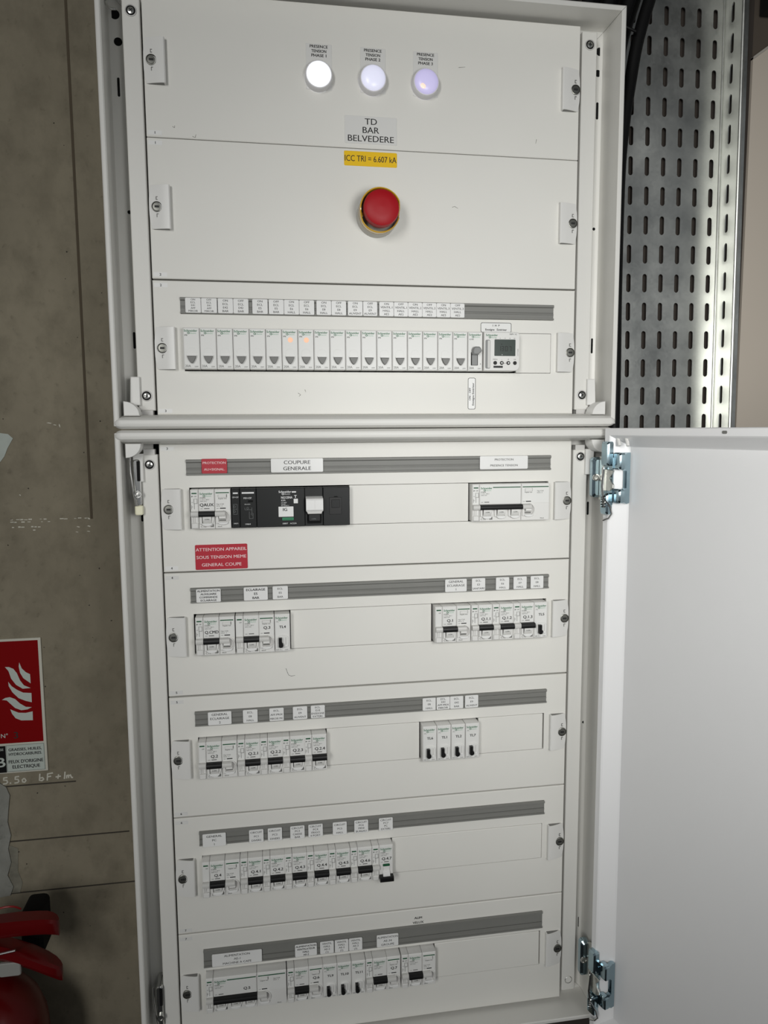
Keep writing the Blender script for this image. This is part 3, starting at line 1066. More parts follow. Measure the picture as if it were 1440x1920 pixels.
def pole_low(parent, x, wht='I.ON', vig=False):
    """white rocker, guard and drip lip below a handle"""
    def mk():
        mb = MB()
        n = 10
        # rocker: part of a cylinder along x
        cz, cy, r_ = -9.4, F + 3.2, 7.6
        prof = [(cy - r_ * math.cos(R(a_)), cz + r_ * math.sin(R(a_))) for a_ in range(-62, 50, 14)]
        prof = [(F + 1, prof[0][1])] + prof + [(F + 1, prof[-1][1])]
        mb.px(prof, 4.4, 14.2)
        # rounded cheek on the far side
        pts = [(14.4, -2.6), (14.4, -17.2)] + [(13.6 + 3.7 * math.cos(R(a_)), -10 + 7.0 * math.sin(R(a_))) for a_ in range(-74, 75, 14)]
        mb.poly(pts, F - 2.2, F + .5, .6)
        return mb

    def guard():
        mb = MB()
        mb.rp(.9, 3.6, -17.2, -2.4, .7, F - 2.6, F + .5, .5)
        return mb

    def lip():
        pts = [(9.2 + 6.2 * math.cos(R(a_)), -16.2 + 3.6 * math.sin(R(a_))) for a_ in range(180, 361, 18)]
        return MB().poly(pts, F - 3.6, F, .7)
    o_ = obj('rocker', cached(('rk',), mk), PLAS, parent, (x, 0, 0))
    obj('rocker_shadow_gap', cached(('gap',), lambda: MB().rp(3.65, 4.35, -16.6, -2.4, 0, F - .15, F + .3)), BLACKM, parent, (x, 0, 0)).name = 'rocker_gap_shade'  # black strip painted as the shade between guard and rocker
    obj('guard', cached(('gd',), guard), PLAS, parent, (x, 0, 0))
    obj('drip_lip', cached(('lp',), lip), TAPE, parent, (x, 0, 0))
    if wht:
        letter([(wht, 1.5, 9.3, -11.4, 6, 'c', True)], INKG, parent, (x, F - 4.35, 0), key=('ion', wht))


def mcb(parent, x, w_, poles, code, name, off=False, logow=14.4, bar=None, namex=None, combo=False, rating='C10'):
    b = obj('breaker_body', body(w_), PLAS, parent, (x, 0, 0))
    obj('face_plate', facep(w_), DEVT, b)
    logo(b, 1.6, 17.9, logow)
    if bar:
        obj('green_bar', cached(('gb', bar), lambda: MB().rp(bar[0], bar[1], 18.1, 19.3, .2, F - .7, F - .4)), GREENB, b)
    ls = [('iC60N', 1.5, 1.8, 13.2, 6, 'l', True), ('C 10 A  400 V', 1.3, 1.8, 11.0, 10.5, 'l', False), ('6000 A2N', 1.1, 1.8, 9.2, 7.5, 'l', False), ('240V', 1.0, 1.8, .6, 3, 'l', False)]
    letter(ls, INKG, b, (0, F - .62, 0), key=('mt',))
    obj('print_bar', cached(('pb',), lambda: MB().rp(6.2, 12.2, .2, 1.2, 0, F - .62, F - .4)), INKG, b)
    if name:
        letter([(name, 3.4, namex or 9.6, 5.0 if not combo else 5.6, 15.5 if not combo else 11, 'c', True)], INK, b, (0, F - .64, 0), name='circuit_name')
    if not off:
        obj('toggle_handle', cached(('hd', w_, poles), lambda: MB().px(nose(-8.5, -2.1, 7.4), .2, poles * 17.75 + .1)), BLACK, b)
        for k in range(poles):
            pole_low(b, 17.7 * k)
    else:
        obj('off_window', MB().rp(4.6, 13.8, -14, -2.6, 1, F - .2, F + .4), PLASD, b)
        obj('off_flag', MB().rp(4.6, 13.4, -5.2, -2.2, 1, F - 1.4, F, .5), GREENB, b)
        obj('flag_cheek', MB().rp(4.9, 13.2, -13, -5, .5, F - .8, F, .3), PLAS, b)
        obj('lever_neck', MB().px([(F, -15), (F - 5, -17.4), (F - 5, -14), (F, -10.6)], 4.4, 13.2), TAPE, b)
        obj('toggle_handle', MB().px([(F, -23), (F - 7, -22.6), (F - 8, -21.4), (F - 8, -17.6), (F - 6.6, -16.4), (F, -16)], .2, 17.6), BLACK, b)
    if not off:
        letter([(rating, 2.3, 1.9, -20.2, 6, 'l', False)], INKG, b, (0, F - .1, 0), key=('rat', rating))
        obj('terminal_mark', cached(('tm',), lambda: MB().poly([(12.8, -20.9), (16.6, -20.9), (16.6, -17.6), (15.4, -17.8), (15.2, -19.4), (12.8, -20)], F - .12, F + .2)), INKG, b)
    return b


def vigi(parent, x, w_, bare=False):
    # bare: the module shares its face with the breaker and carries the circuit name instead of its type print
    b = obj('residual_current_module', body(w_), PLAS, parent, (x, 0, 0))
    obj('face_plate', facep(w_), DEVT, b)
    obj('green_bar', cached(('vb', w_), lambda: MB().rp(1.4, w_ - 1.6, 18.1, 19.3, .2, F - .7, F - .4)), GREENB, b)
    obj('test_button', cached(('tb',), lambda: MB().rp(4.2, 13.4, 13.4, 16.8, .5, F - 2.4, F, .3)), PLAS, b)
    obj('test_button_edge', cached(('tbe',), lambda: MB().rp(13.4, 14.1, 13.2, 16.9, 0, F - .8, F)), INKG, b)
    lx = 1.8 if w_ < 20 else 20
    lz = 5.6 if w_ < 20 else 13.5
    letter([('Regular test', 1.3, 9, 12.1, 9.5, 'c', True), ] + ([] if bare else [('Vigi iC60', 1.5, lx, lz, 8.5, 'l', False), ('30mA  A', 1.2, lx, lz - 2.2, 7.5, 'l', False)]) + [('240V', 1.0, 1.8, .6, 3, 'l', False)], INKG, b, (0, F - .62, 0), key=('vt', w_ < 20, bare))
    obj('print_bar', cached(('pb2',), lambda: MB().rp(5.8, 12.4, .1, 1.3, 0, F - .62, F - .4)), INK, b)
    obj('linked_handle', cached(('vh',), lambda: MB().px(nose(-8.3, -2.2, 6.6), .3, 11.6)), HAND, b)

    def well():
        mb = MB().lathe(0, 0, [(8.2, F), (8.0, F - 1.8), (7.3, F - 2.0), (6.9, F - .2)], 28, R(-150), R(80))
        return mb
    obj('round_well', cached(('well',), well), PLAS, b, (9.0, 0, -9.4))
    obj('well_floor', cached(('wf',), lambda: MB().disc(0, 0, 6.9, F - .12, F + .2, 0, 24)), PLASD, b, (9.0, 0, -9.4))
    obj('guard', cached(('gd2',), lambda: MB().rp(.9, 3.8, -17.2, -2.4, .7, F - 2.2, F + .5, .5)), PLAS, b)
    obj('reset_lever', cached(('rl',), lambda: MB().px([(F, -5), (F - 4.4, -7), (F - 4.6, -10.6), (F, -12)], 4.6, 12)), PLAS, b)
    obj('reset_shadow_slot', cached(('rs',), lambda: MB().rp(4.6, 12.4, -14.2, -12.4, .3, F - .3, F)), GREY, b).name = 'reset_lever_shade'  # grey strip painted as the shade below the reset lever
    obj('drip_lip', cached(('lp2',), lambda: MB().poly([(9 + 6 * math.cos(R(a_)), -15.2 + 3.2 * math.sin(R(a_))) for a_ in range(180, 361, 18)], F - 3.2, F, .6)), TAPE, b)
    letter([('30mA', 1.3, 2.6 if w_ < 20 else w_ - 12, -20.4, 6, 'l', True)], INKG, b, (0, F - .1, 0), key=('v30', w_ < 20))
    return b


def relay(parent, lit=False):
    b = obj('relay_body', body(18.1), PLAS, parent)
    obj('face_plate', cached(('rface',), lambda: MB().rp(.7, 17.4, -22.2, 22.2, .4, F - .5, F + .2, .3, 2)), DEVT, b)
    logo(b, 1.2, 19.4, 14.6)
    letter([('IPB', 1.5, 1.8, 14.4, 4, 'l', True), ('20A', 2.6, 1.6, -19.6, 6, 'l', False), ('250V', 1.4, 11.8, -20.2, 4, 'l', False)], INKG, b, (0, F - .62, 0), key=('rt',))
    obj('thumb_bump', cached(('bump',), lambda: MB().disc(9, -4.5, 5.2, F - .62, F, .12, 24)), DEVT, b)
    pts = [(4.2, -8.6), (13.9, -8.6), (13.4, -10.8), (12.2, -13.4), (10.8, -15.6), (9.6, -16.7), (8.6, -16.7), (7.4, -15.6), (5.9, -13.4), (4.7, -10.8)]
    obj('push_button', cached(('pbt',), lambda: MB().poly([(x, z) for x, z in pts], F - 4.2, F, .7)), GREY, b)
    obj('button_brow', cached(('brow',), lambda: MB().rp(3.8, 14.4, -8.6, -7.6, .3, F - 2.4, F, .2)), TAPE, b)
    if lit:
        obj('indicator_light', cached(('il',), lambda: MB().disc(9.6, 10.6, 2.9, F - .75, F - .4, .2, 20)), GLOW, b, label='lit orange indicator window')


ORD = ['first', 'second', 'third', 'fourth', 'fifth', 'sixth', 'seventh', 'eighth', 'ninth', 'tenth', 'eleventh', 'twelfth', 'thirteenth', 'fourteenth', 'fifteenth', 'sixteenth', 'seventeenth', 'eighteenth']
RC = 110.8
for k in range(18):
    nm = NL[2][2][k][2].split('|')
    lb = '%s push-button relay from the lock side, under label %s %s %s' % (ORD[k], nm[0], nm[1], nm[2])
    if k in (6, 7):
        lb = '%s push-button relay of its row, glowing orange, under label %s E6 HALL' % (ORD[k], nm[0])
    t = thing('push_button_relay', lb, 'relay', (32.4 + 18.28 * k, 0, RC), 'push-button relays in the top row')
    relay(t, k in (6, 7))
# contactor with a grey lever
t = thing('toggle_switch_module', 'slim white module with a grey rocker lever beside the time switch', 'switch', (361.6, 0, RC))
b = obj('switch_body', body(18.1), PLAS, t)
obj('face_plate', cached(('rface',), None), DEVT, b)
logo(b, 1.2, 19.4, 14.6)
letter([('iCMB', 1.4, 1.8, 14.0, 5, 'l', True), ('20A', 2.6, 1.4, -19.6, 6, 'l', False), ('250V', 1.4, 12, -20.2, 4, 'l', False), ('0', 1.8, 15.4, -14.8, None, 'c', False)], INKG, b, (0, F - .62, 0))
obj('lever_slot', MB().rp(3.6, 12.2, -16.6, -1, .8, F - .9, F, .3), BLACKM, b)
obj('lever_track', MB().rp(4.6, 11.2, -16.2, -4.4, .4, F - 1.6, F), GREYL, b)
obj('lever', MB().poly([(4.4, 1.6), (5.8, 4.4), (7.4, 5), (12, 5), (13.6, 3.8), (15.2, .4), (14, -1.8), (12.4, -2.6), (11.4, -4.4), (4.8, -4.4), (4.2, -2)], F - 8, F, 1.2), GREYL, b)
# time switch
t = thing('time_switch', 'white digital time switch with dark display reading 1307', 'timer', (380.3, 0, RC))
b = obj('timer_body', MB().poly([(.2, -22.8), (39.4, -22.8)] + [(39.4 + 4.6 * math.cos(R(a_)), -18.2 + 4.6 * math.sin(R(a_))) for a_ in (-60, -30, 0)] + [(44, 20.5), (43.2, 22.2), (41.5, 22.8), (.2, 22.8)], F - 3.5, 40, .8), PLAS, t)
obj('card_slot', MB().rp(1.8, 8, -20.4, 13.4, 1.6, F - 3.7, F - 3.4), GREYL, b)
obj('card_slot_wall', MB().rp(4.6, 7.6, -19.6, 12.6, 1, F - 3.95, F - 3.6), HAND, b)
obj('display', MB().rp(13, 39, -5.4, 14, .8, F - 3.9, F - 3.4), LCD, b)


def seg7(mb, x, z, w_, h_, segs):
    t_ = .8
    S_ = {'a': (0, w_, h_ - t_, h_), 'g': (0, w_, h_ / 2 - t_ / 2, h_ / 2 + t_ / 2), 'd': (0, w_, 0, t_), 'f': (0, t_, h_ / 2, h_), 'e': (0, t_, 0, h_ / 2), 'b': (w_ - t_, w_, h_ / 2, h_), 'c': (w_ - t_, w_, 0, h_ / 2)}
    for q in segs:
        a_, b_, c_, d_ = S_[q]
        hz = .85 if q in 'adg' else 0
        mb.rp(x + a_ + hz, x + b_ - hz, z + c_ + (0 if hz else .1), z + d_ - (0 if hz else .1), 0, F - 4.0, F - 3.8)


mb = MB()
for x, sg in ((17.6, 'bc'), (21, 'abgcd'), (26, 'abcdef'), (30.6, 'abc')):
    seg7(mb, x, .2, 3.4, 6, sg)
mb.rp(21, 22.6, 8, 8.8, 0, F - 4, F - 3.8)
obj('digits', mb, LCDI, b).name = 'display_digit_set'
letter([('=', 1.6, 22.5, -4, None, 'c', False)], WINK, b, (0, F - 3.98, 0))
logo_o = logo(b, 2.4, 19.0, 14.6)
logo_o.location.y = (F - 3.62) * .001
for ch in b.children:
    if ch.name.startswith('brand'):
        ch.location.y = (F - 3.62) * .001
letter([('IHP+ 1C', 1.7, 36.4, 20.2, 9, 'c', True), ('0', 1.2, 14.4, 15.4), ('6', 1.2, 20, 15.4), ('12', 1.2, 26, 15.4), ('18', 1.2, 32, 15.4), ('24', 1.2, 37.6, 15.4), ('MENU', 1.3, 14, -9.4), ('-', 1.6, 22.2, -9.4, None, 'c', True), ('+', 2.2, 30.4, -9.4, None, 'c', True),
        ('OK', 1.3, 38.6, -9.4), ('RESET', 1.0, 26.3, -14)], INKG, b, (0, F - 3.62, 0))
vt = letter([('CCT15401', 1.2, 0, 0, 9, 'c', False)], INKG, b, (42.2, F - 3.62, -1))
vt.rotation_euler = (0, R(-90), 0)
for k, x in enumerate((14, 22.2, 30.4, 38.6)):
    pb = obj('push_key', cached(('key',), lambda: MB().disc(0, 0, 2.25, F - 4.4, F - 3.3, .3, 20)), BLACK, b, (x, 0, -13.6))
    if k in (1, 2):
        s_ = 1 if k == 2 else -1
        obj('arrow', MB().poly([(-.7 * s_, -1.3), (1.5 * s_, 0), (-.7 * s_, 1.3)], F - 4.5, F - 4.3), TAPE, pb)
obj('terminal_print', MB().rp(12, 23.6, -19.4, -17, .2, F - 3.64, F - 3.4), INK, b)


# ------------------------------------------------------------------ breakers
def unit(i, x, parts, name, label, rating='C10', **kw):
    zc = (OP[i][0] + OP[i][1]) / 2
    t = thing('circuit_breaker', label, 'circuit breaker', (x, 0, zc), 'circuit breakers and their modules')
    px_ = 0.
    for p in parts:
        if p == 'a' or p == 'o':
            aux(t, px_, 2 if p == 'o' else 1)
            px_ += 9.1
        elif p == 'm':
            mcb(t, px_, 18.1, 1, None, name, rating=rating, **kw)
            px_ += 18.2
        elif p == 'x':
            mcb(t, px_, 18.1, 1, None, None, off=False, rating=rating)
            px_ += 18.2
        elif p == 'M':
            mcb(t, px_, 53.3, 3, None, name, logow=14.4, bar=(16.9, 52.2), rating=rating, **kw)
            px_ += 53.4
        elif p == 'v':
            vigi(t, px_, 18.1)
            px_ += 18.2
        elif p == 'V':
            vigi(t, px_, 36.6)
            px_ += 36.8
        elif p == 'c':
            b_ = mcb(t, px_, 18.1, 1, None, None, rating=rating)
            v_ = vigi(t, px_ + 18.0, 18.1, True)
            if name:
                letter([(name, 3.3, 9.4, 7.4, 11, 'c', True)], INK, v_, (0, F - .66, 0), name='circuit_name')
            px_ += 36.2
    return t


unit(3, 34, 'amv', 'QAUX', 'white breaker marked QAUX beside the black main switch', namex=9.3)
t = unit(3, 368.2, 'aMV', None, 'wide unmarked breaker under the PROTECTION PRESENCE TENSION label', 'C16')
unit(4, 34.6, 'amv', 'Q.CMD', 'breaker marked Q.CMD, under the command lighting supply label')
unit(4, 80.8, 'oc', 'Q.3', 'breaker marked Q.3 between Q.CMD and lever switch TL4')
unit(4, 322, 'omv', 'Q.1', 'breaker marked Q.1, rated C40, under GENERAL ECLAIRAGE label', 'C40')
for x, n_, wd_, nb in ((368, 'Q.1.1', 'beside', 'Q.1'), (395.4, 'Q.1.2', 'between', 'Q.1.1 and Q.1.3'), (422.6, 'Q.1.3', 'beside', 'lever switch TL5')):
    unit(4, x, 'am', n_, 'slim breaker marked %s, %s %s' % (n_, wd_, nb) + (', with longest black link' if 0 else {'Q.1.1': ', first of three alike', 'Q.1.2': ', centre one', 'Q.1.3': ', last of three alike'}[n_]))
unit(5, 33, 'omv', 'Q.2', 'breaker marked Q.2, rated C40, beside the lock of its row', 'C40')
for k, x in enumerate((78.6, 105.6, 132.3, 159)):
    unit(5, x, 'am', 'Q.2.%d' % (k + 1), 'slim breaker marked Q.2.%d, %s after Q.2' % (k + 1, ORD[k]))
unit(6, 32.4, 'omv', 'Q.4', 'breaker marked Q.4, under the GENERAL PC label', 'C40')
for k, x in enumerate((78, 105.2, 132.1, 159.2, 186.3, 213.7)):
    unit(6, x, 'am', 'Q.4.%d' % (k + 1), 'slim breaker marked Q.4.%d, %s after Q.4, switched on' % (k + 1, ORD[k]))
zc = (OP[6][0] + OP[6][1]) / 2
t = thing('circuit_breaker', 'breaker marked Q.4.7 with its black handle down and green flag showing', 'circuit breaker', (241, 0, zc), 'circuit breakers and their modules')
aux(t, 0, 1)
mcb(t, 9.1, 17.6, 1, None, 'Q.4.7', off=True)
unit(7, 31.9, 'aMV', 'Q.5', 'widest breaker, marked Q.5, in the lowest row', 'C16', namex=41)
unit(7, 131.8, 'ac', 'Q.6', 'breaker marked Q.6 between Q.5 and three lever switches', 'C16')
unit(7, 231.8, 'ac', 'Q.7', 'breaker marked Q.7 after lever switch TL11', 'C16')
unit(7, 278.2, 'axv', None, 'unmarked breaker ending the lowest row, beside the blank strip', 'C16')


def lever_switch(i, x, nm, label, w_=18.1):
    zc = (OP[i][0] + OP[i][1]) / 2
    t = thing('lever_switch', label, 'switch', (x, 0, zc), 'TL lever switches')
    b = obj('switch_body', body(w_), PLAS, t)
    obj('face_plate', cached(('lface', w_), lambda: MB().rp(.7, w_ - .7, -22.2, 21.6, .4, F - .5, F + .2, .3, 2)), DEVT, b)
    logo(b, 1.2, 18.4, min(14.4, w_ - 3))
    letter([('iTL', 1.5, 1.8, 13.8, 4, 'l', False), ('16A A.C', 1.8, 1.4, -20.4, 7.4, 'l', False), ('250V', 1.3, 11.6, -20.6, 4, 'l', False)], INKG, b, (0, F - .62, 0), key=('lt',))
    letter([(nm, 3.0, 9.3, 7.4, 12, 'c', True)], INK, b, (0, F - .64, 0), name='circuit_name')
    obj('lever_boss', cached(('lboss',), lambda: MB().poly(rrect(3, 16.4, -18, -2.4, 5), F - 2.2, F, .8)), DEVT, b)
    obj('lever', cached(('llev',), lambda: MB().poly([(4.4, -5), (8.2, -5), (8.2, -11), (9.6, -12.2), (9.9, -14.4), (8.6, -16.4), (6.2, -16.8), (4.4, -15.6)], F - 7, F, .5)), BLACK, b)
    obj('lever_slot', cached(('lslot',), lambda: MB().rp(12.4, 13.4, -14, -5, .4, F - 2.5, F)), HAND, b)
    obj('lever_stop', cached(('lstop',), lambda: MB().rp(12.2, 15.2, -16.6, -15.2, .4, F - 3, F, .2)), TAPE, b)


lever_switch(4, 126.4, 'TL4', 'white lever switch marked TL4, after breaker Q.3')
lever_switch(4, 449.9, 'TL5', 'white lever switch marked TL5, after breaker Q.1.3', 17.4)
for x, n_, lb in ((306.3, 'TL6', 'first of the four lever switches standing apart in mid row'), (324.7, 'TL1', 'second of the four lever switches standing apart in mid row'), (343.1, 'TL2', 'third of the four lever switches standing apart in mid row'), (361.6, 'TL7', 'fourth of the four lever switches standing apart in mid row')):
    lever_switch(5, x, n_, lb + ', marked ' + n_)
for x, n_, lb in ((176.9, 'TL9', 'beside breaker Q.6'), (195.1, 'TL10', 'between two alike'), (213.4, 'TL11', 'beside breaker Q.7')):
    lever_switch(7, x, n_, 'white lever switch in the lowest row marked %s, %s' % (n_, lb))

# ------------------------------------------------------------------ black main switch
zc = (OP[3][0] + OP[3][1]) / 2
t = thing('main_switch', 'black main switch block with white handle, marked IG', 'switch', (80.2, 0, zc))
W_ = 137.6


def nblock(x0, x1, name, dy=0.):
    return obj(name, MB().rp(x0, x1, -HZ, HZ, .6, F + dy, 40, .6, 2), NGB, t)


a1 = nblock(0, 9.4, 'auxiliary_contact')
obj('white_bar', MB().rp(2, 7.6, 17, 18.6, 0, F - .3, F), WINK, a1)
letter([('OF+OF', 1.7, 4.7, 13, 7, 'c', False), ('19071', 1.4, 4.7, -17.6, 6, 'c', False)], WINK, a1, (0, F - .1, 0))
a2 = nblock(9.6, 28.4, 'shunt_trip')
obj('white_bar', MB().rp(12, 26, 17, 18.8, 0, F - .3, F), WINK, a2)
obj('trip_window', MB().rp(19, 24.6, 7, 9.2, .3, F - .1, F), BLACKM, a2)
letter([('MX+OF', 2.0, 14, 11.8, 9, 'l', False), ('100-415V~', 1.0, 15, 4.6, 8, 'l', False), ('19064', 1.6, 15.4, -18.6, 6, 'l', False)], WINK, a2, (0, F - .1, 0))
WG = mat('grey_print', (.16, .17, .17), .5)


def circ():
    mb = MB()
    for a_, b_, c_, d_ in ((2, 6.6, 4.8, 5.1), (2, 2.3, -7, 5.1), (6.3, 6.6, -7, 5.1), (2, 6.6, -7, -6.7), (2, 6.6, -1, -.7), (20, 20.3, -12, -4), (20, 24.4, -12.3, -12), (15, 23, -2, -1.7), (15, 15.3, -2, .6), (23, 23.3, -6, .6), (24.2, 24.5, -12, -8)):
        mb.rp(a_, b_, c_, d_, 0, F - .12, F)
    for cx, cz in ((3.4, 2), (3.4, -3.6), (18.4, 0), (23.4, -7)):
        mb.lathe(cx, cz, [(1.3, F - .12), (1.0, F - .13)], 10)
    return mb


obj('circuit_diagram', circ(), WG, a2)
a3 = nblock(28.6, 84.6, 'switch_body')
lg = logo(a3, 54.4, 18.4, 14.6, WINK)
obj('white_bar', MB().rp(69.6, 74.6, 17.2, 18.8, 0, F - .3, F), WINK, a3)
for ch in a3.children:
    if ch.name.startswith('brand'):
        ch.location.y = (F - .12) * .001
letter([('NG125NA', 2.6, 57.2, 11.6, 13, 'l', True), ('63A', 2.0, 57.2, 8.4, 5, 'l', False), ('Ui 690V', 1.2, 57.2, 5.6, 7, 'l', False), ('Uimp 8kV', 1.1, 57.2, 3.8, 5, 'l', False), ('IEC 60947-3', 1.1, 57.2, 2.1, 9, 'l', False), ('T', 3.2, 73.8, 12.6, None, 'c', True),
        ('18897', 1.6, 58.4, -19, 6, 'l', False), ('AC22A', 1.5, 67, -19, 9, 'l', False)], WINK, a3, (0, F - .1, 0))
g = obj('marker_tag', MB().rp(53.8, 71.2, -11, 1, .4, F - 1, F, .2), TAPE, a3)
letter([('IG', 3.4, 61.4, -2.4, None, 'c', True)], INK, g, (0, F - 1.1, 0))
obj('trip_button', MB().rp(71.6, 76.6, 4.6, 10, .3, F - 1, F, .2), TAPE, a3)
gb = obj('green_plate', MB().rp(58, 71.2, -15.2, -12, .3, F - .5, F), mat('green_plate', (.01, .22, .09), .4), a3)
letter([('sectionnement', 1.3, 64.6, -13.6, 11, 'c', False)], INK, gb, (0, F - .6, 0))
a4 = nblock(84.6, 106, 'handle_bay', 1.)
obj('bay_hollow', MB().rp(87, 104, -20, 5, 1.5, F + .6, F + 1.5), BLACKM, a4)
h = obj('handle', MB().px([(F, -4.6), (F - 9, -4.4), (F - 10.6, -2.6), (F - 10.6, 8.6), (F - 9.2, 10.4), (F, 12.4)], 85.6, 105.4), TAPE, a4, label='white handle')
obj('handle_skirt', MB().poly([(86, -4), (105, -4), (103.4, -7.6), (87.6, -7.6)], F - 8.4, F, .5), HAND, h)
obj('handle_seam', MB().box(95.6, 95.8, F - 10.75, F - 10.5, -2.6, 8.6), HAND, h)
obj('lever_root', MB().rp(88.4, 102.6, -17, -8, 1, F - 3.4, F + 1, .8), BLACK, a4)
letter([('I.ON', 1.5, 94.6, -14, 6, 'c', False)], WG, a4, (0, F - 3.5, 0))
a5 = nblock(106.2, W_, 'end_block')
o_ = obj('cover_outline', MB().rp(113.4, 128, -9.6, 10.8, .8, F - .5, F, .3), BLACK, a5)
obj('cover_lid', MB().rp(116, 126, -1.6, 8, .6, F - 1.0, F - .3, .3), NGB, o_)
obj('cover_clip', MB().rp(119, 123.4, 11, 12, .3, F - .4, F), BLACKM, a5)

# ------------------------------------------------------------------ cable tray
TY = 163.
t = thing('cable_tray', 'galvanised perforated steel cable tray rising beside the cabinets', 'cable tray', (800, TY, -188))
PXC, PZC = 25.4, 41.2


def slotted(cols, z0, z1, margin_l, margin_r, sw, sl):
    mb = MB()
    nrow = int((z1 - z0) / PZC)
    n = 6
    ol = []
    sh = (sl - sw) / 2
    for a0, s_ in ((0, 1), (180, -1)):
        for i in range(n + 1):
            an = R(a0 + 180 * i / n)
            ol.append((sw / 2 * math.cos(an), sh * s_ + sw / 2 * math.sin(an)))
    for r_ in range(nrow):
        zc_ = z0 + PZC * (r_ + .5)
        for c_ in range(cols):
            xc = margin_l + PXC * (c_ + .5)
            hx, hz = PXC / 2, PZC / 2
            outer = []
            for (x, z) in ol:
                k = min(hx / max(abs(x), 1e-6), hz / max(abs(z), 1e-6))
                if abs(x) < 1e-6:
                    outer.append((0, hz if z > 0 else -hz))
                else:
                    outer.append((hx if x > 0 else -hx, max(-hz, min(hz, z * 1.15))) if abs(abs(x) - sw / 2) < 1e-6 else (hx * (1 if x > 0 else -1), hz * (1 if z > 0 else -1)))
            m_ = len(ol)
            vs = [(xc + x, 0, zc_ + z) for x, z in outer] + [(xc + x, 0, zc_ + z) for x, z in ol] + [(xc + x, 1.5, zc_ + z) for x, z in ol]
            fs = []
            for i in range(m_):
                j = (i + 1) % m_
                fs.append((i, j, m_ + j, m_ + i))
                fs.append((m_ + i, m_ + j, 2 * m_ + j, 2 * m_ + i))
            mb.add(vs, fs)
    if margin_l:
        mb.add([(0, 0, z0), (margin_l, 0, z0), (margin_l, 0, z0 + nrow * PZC), (0, 0, z0 + nrow * PZC)], [(0, 1, 2, 3)])
    e = margin_l + cols * PXC
    mb.add([(e, 0, z0), (e + margin_r, 0, z0), (e + margin_r, 0, z0 + nrow * PZC), (e, 0, z0 + nrow * PZC)], [(0, 1, 2, 3)])
    return mb


web = slotted(6, 0, 1570, 1, 1, 6.8, 26.5)
web = obj('tray_web', web, ZINC, t, (-154.4, 0, -12))
fl_ = slotted(1, 0, 1570, 8, 9, 6.8, 26.5)
fl_.v = [(y, -x, z) for x, y, z in fl_.v]
fl = obj('tray_flange', fl_, ZINC, t, (0, 0, -12))
obj('rolled_edge', MB().tube([(1.2, -43, -12), (1.2, -43, 1565)], 2.6, 10).box(0, 10, -42, -40.8, -12, 1565), ZINC, fl)
obj('fold_bead', MB().tube([(-.4, -.6, -12), (-.4, -.6, 1565)], 1.3, 8), ZINC, web, (154, 0, 0))
t.rotation_euler = (0, R(-.72), 0)

# black cables coming down between the tray and the cabinet
def bez(p, n=14):
    out = []
    for i in range(n + 1):
        u = i / n * (len(p) - 1)
        k = min(int(u), len(p) - 2)
        f_ = u - k
        P0, P1, P2, P3 = p[max(k - 1, 0)], p[k], p[k + 1], p[min(k + 2, len(p) - 1)]
        out.append(tuple(.5 * (2 * b_ + (c_ - a_) * f_ + (2 * a_ - 5 * b_ + 4 * c_ - d_) * f_ ** 2 + (3 * b_ - a_ - 3 * c_ + d_) * f_ ** 3) for a_, b_, c_, d_ in zip(P0, P1, P2, P3)))
    return out


edge = [(735, 1394), (726, 900), (700, 720), (660, 620), (646, 580), (632, 530), (621, 480), (613, 420), (609, 350), (609, 200), (611, 60), (611, -300)]
for k in range(7):
    off = 7 + 14 * k
    pts = [(x - off * (1 if z > 480 else .62) + (0 if z > 480 else 0), 102 + (k % 2) * 20, z) for x, z in edge]
    tag(obj('power_cable', MB().tube(bez(pts, 44), 8.2 if k != 3 else 6.6, 16), CABLE), 'thick black cable in the bundle dropping between cabinet and tray', 'cable', 'bundle of black cables')
for k in range(14):
    x = 540 - 17.5 * k
    pts = [(x + 20, 144, 1394), (x + 20, 144, 760), (x + 8, 144, 640), (x, 140, 560), (x - 2, 138, 504)]
    tag(obj('control_cable', MB().tube(bez(pts, 10), 8.4, 10), CABLE), 'black cable entering the top of the upper cabinet', 'cable', 'cables entering the cabinet top')
obj_ = MB()
obj_.tube([(560 + 7 * a_, 92 - 3 * math.sin(a_ / 12 * PI), 556 - a_ * 2.2) for a_ in range(0, 9)], 1.8)
tag(obj('cable_tie', obj_, BLACK), 'black tie strapped around the cable bundle', 'cable tie')

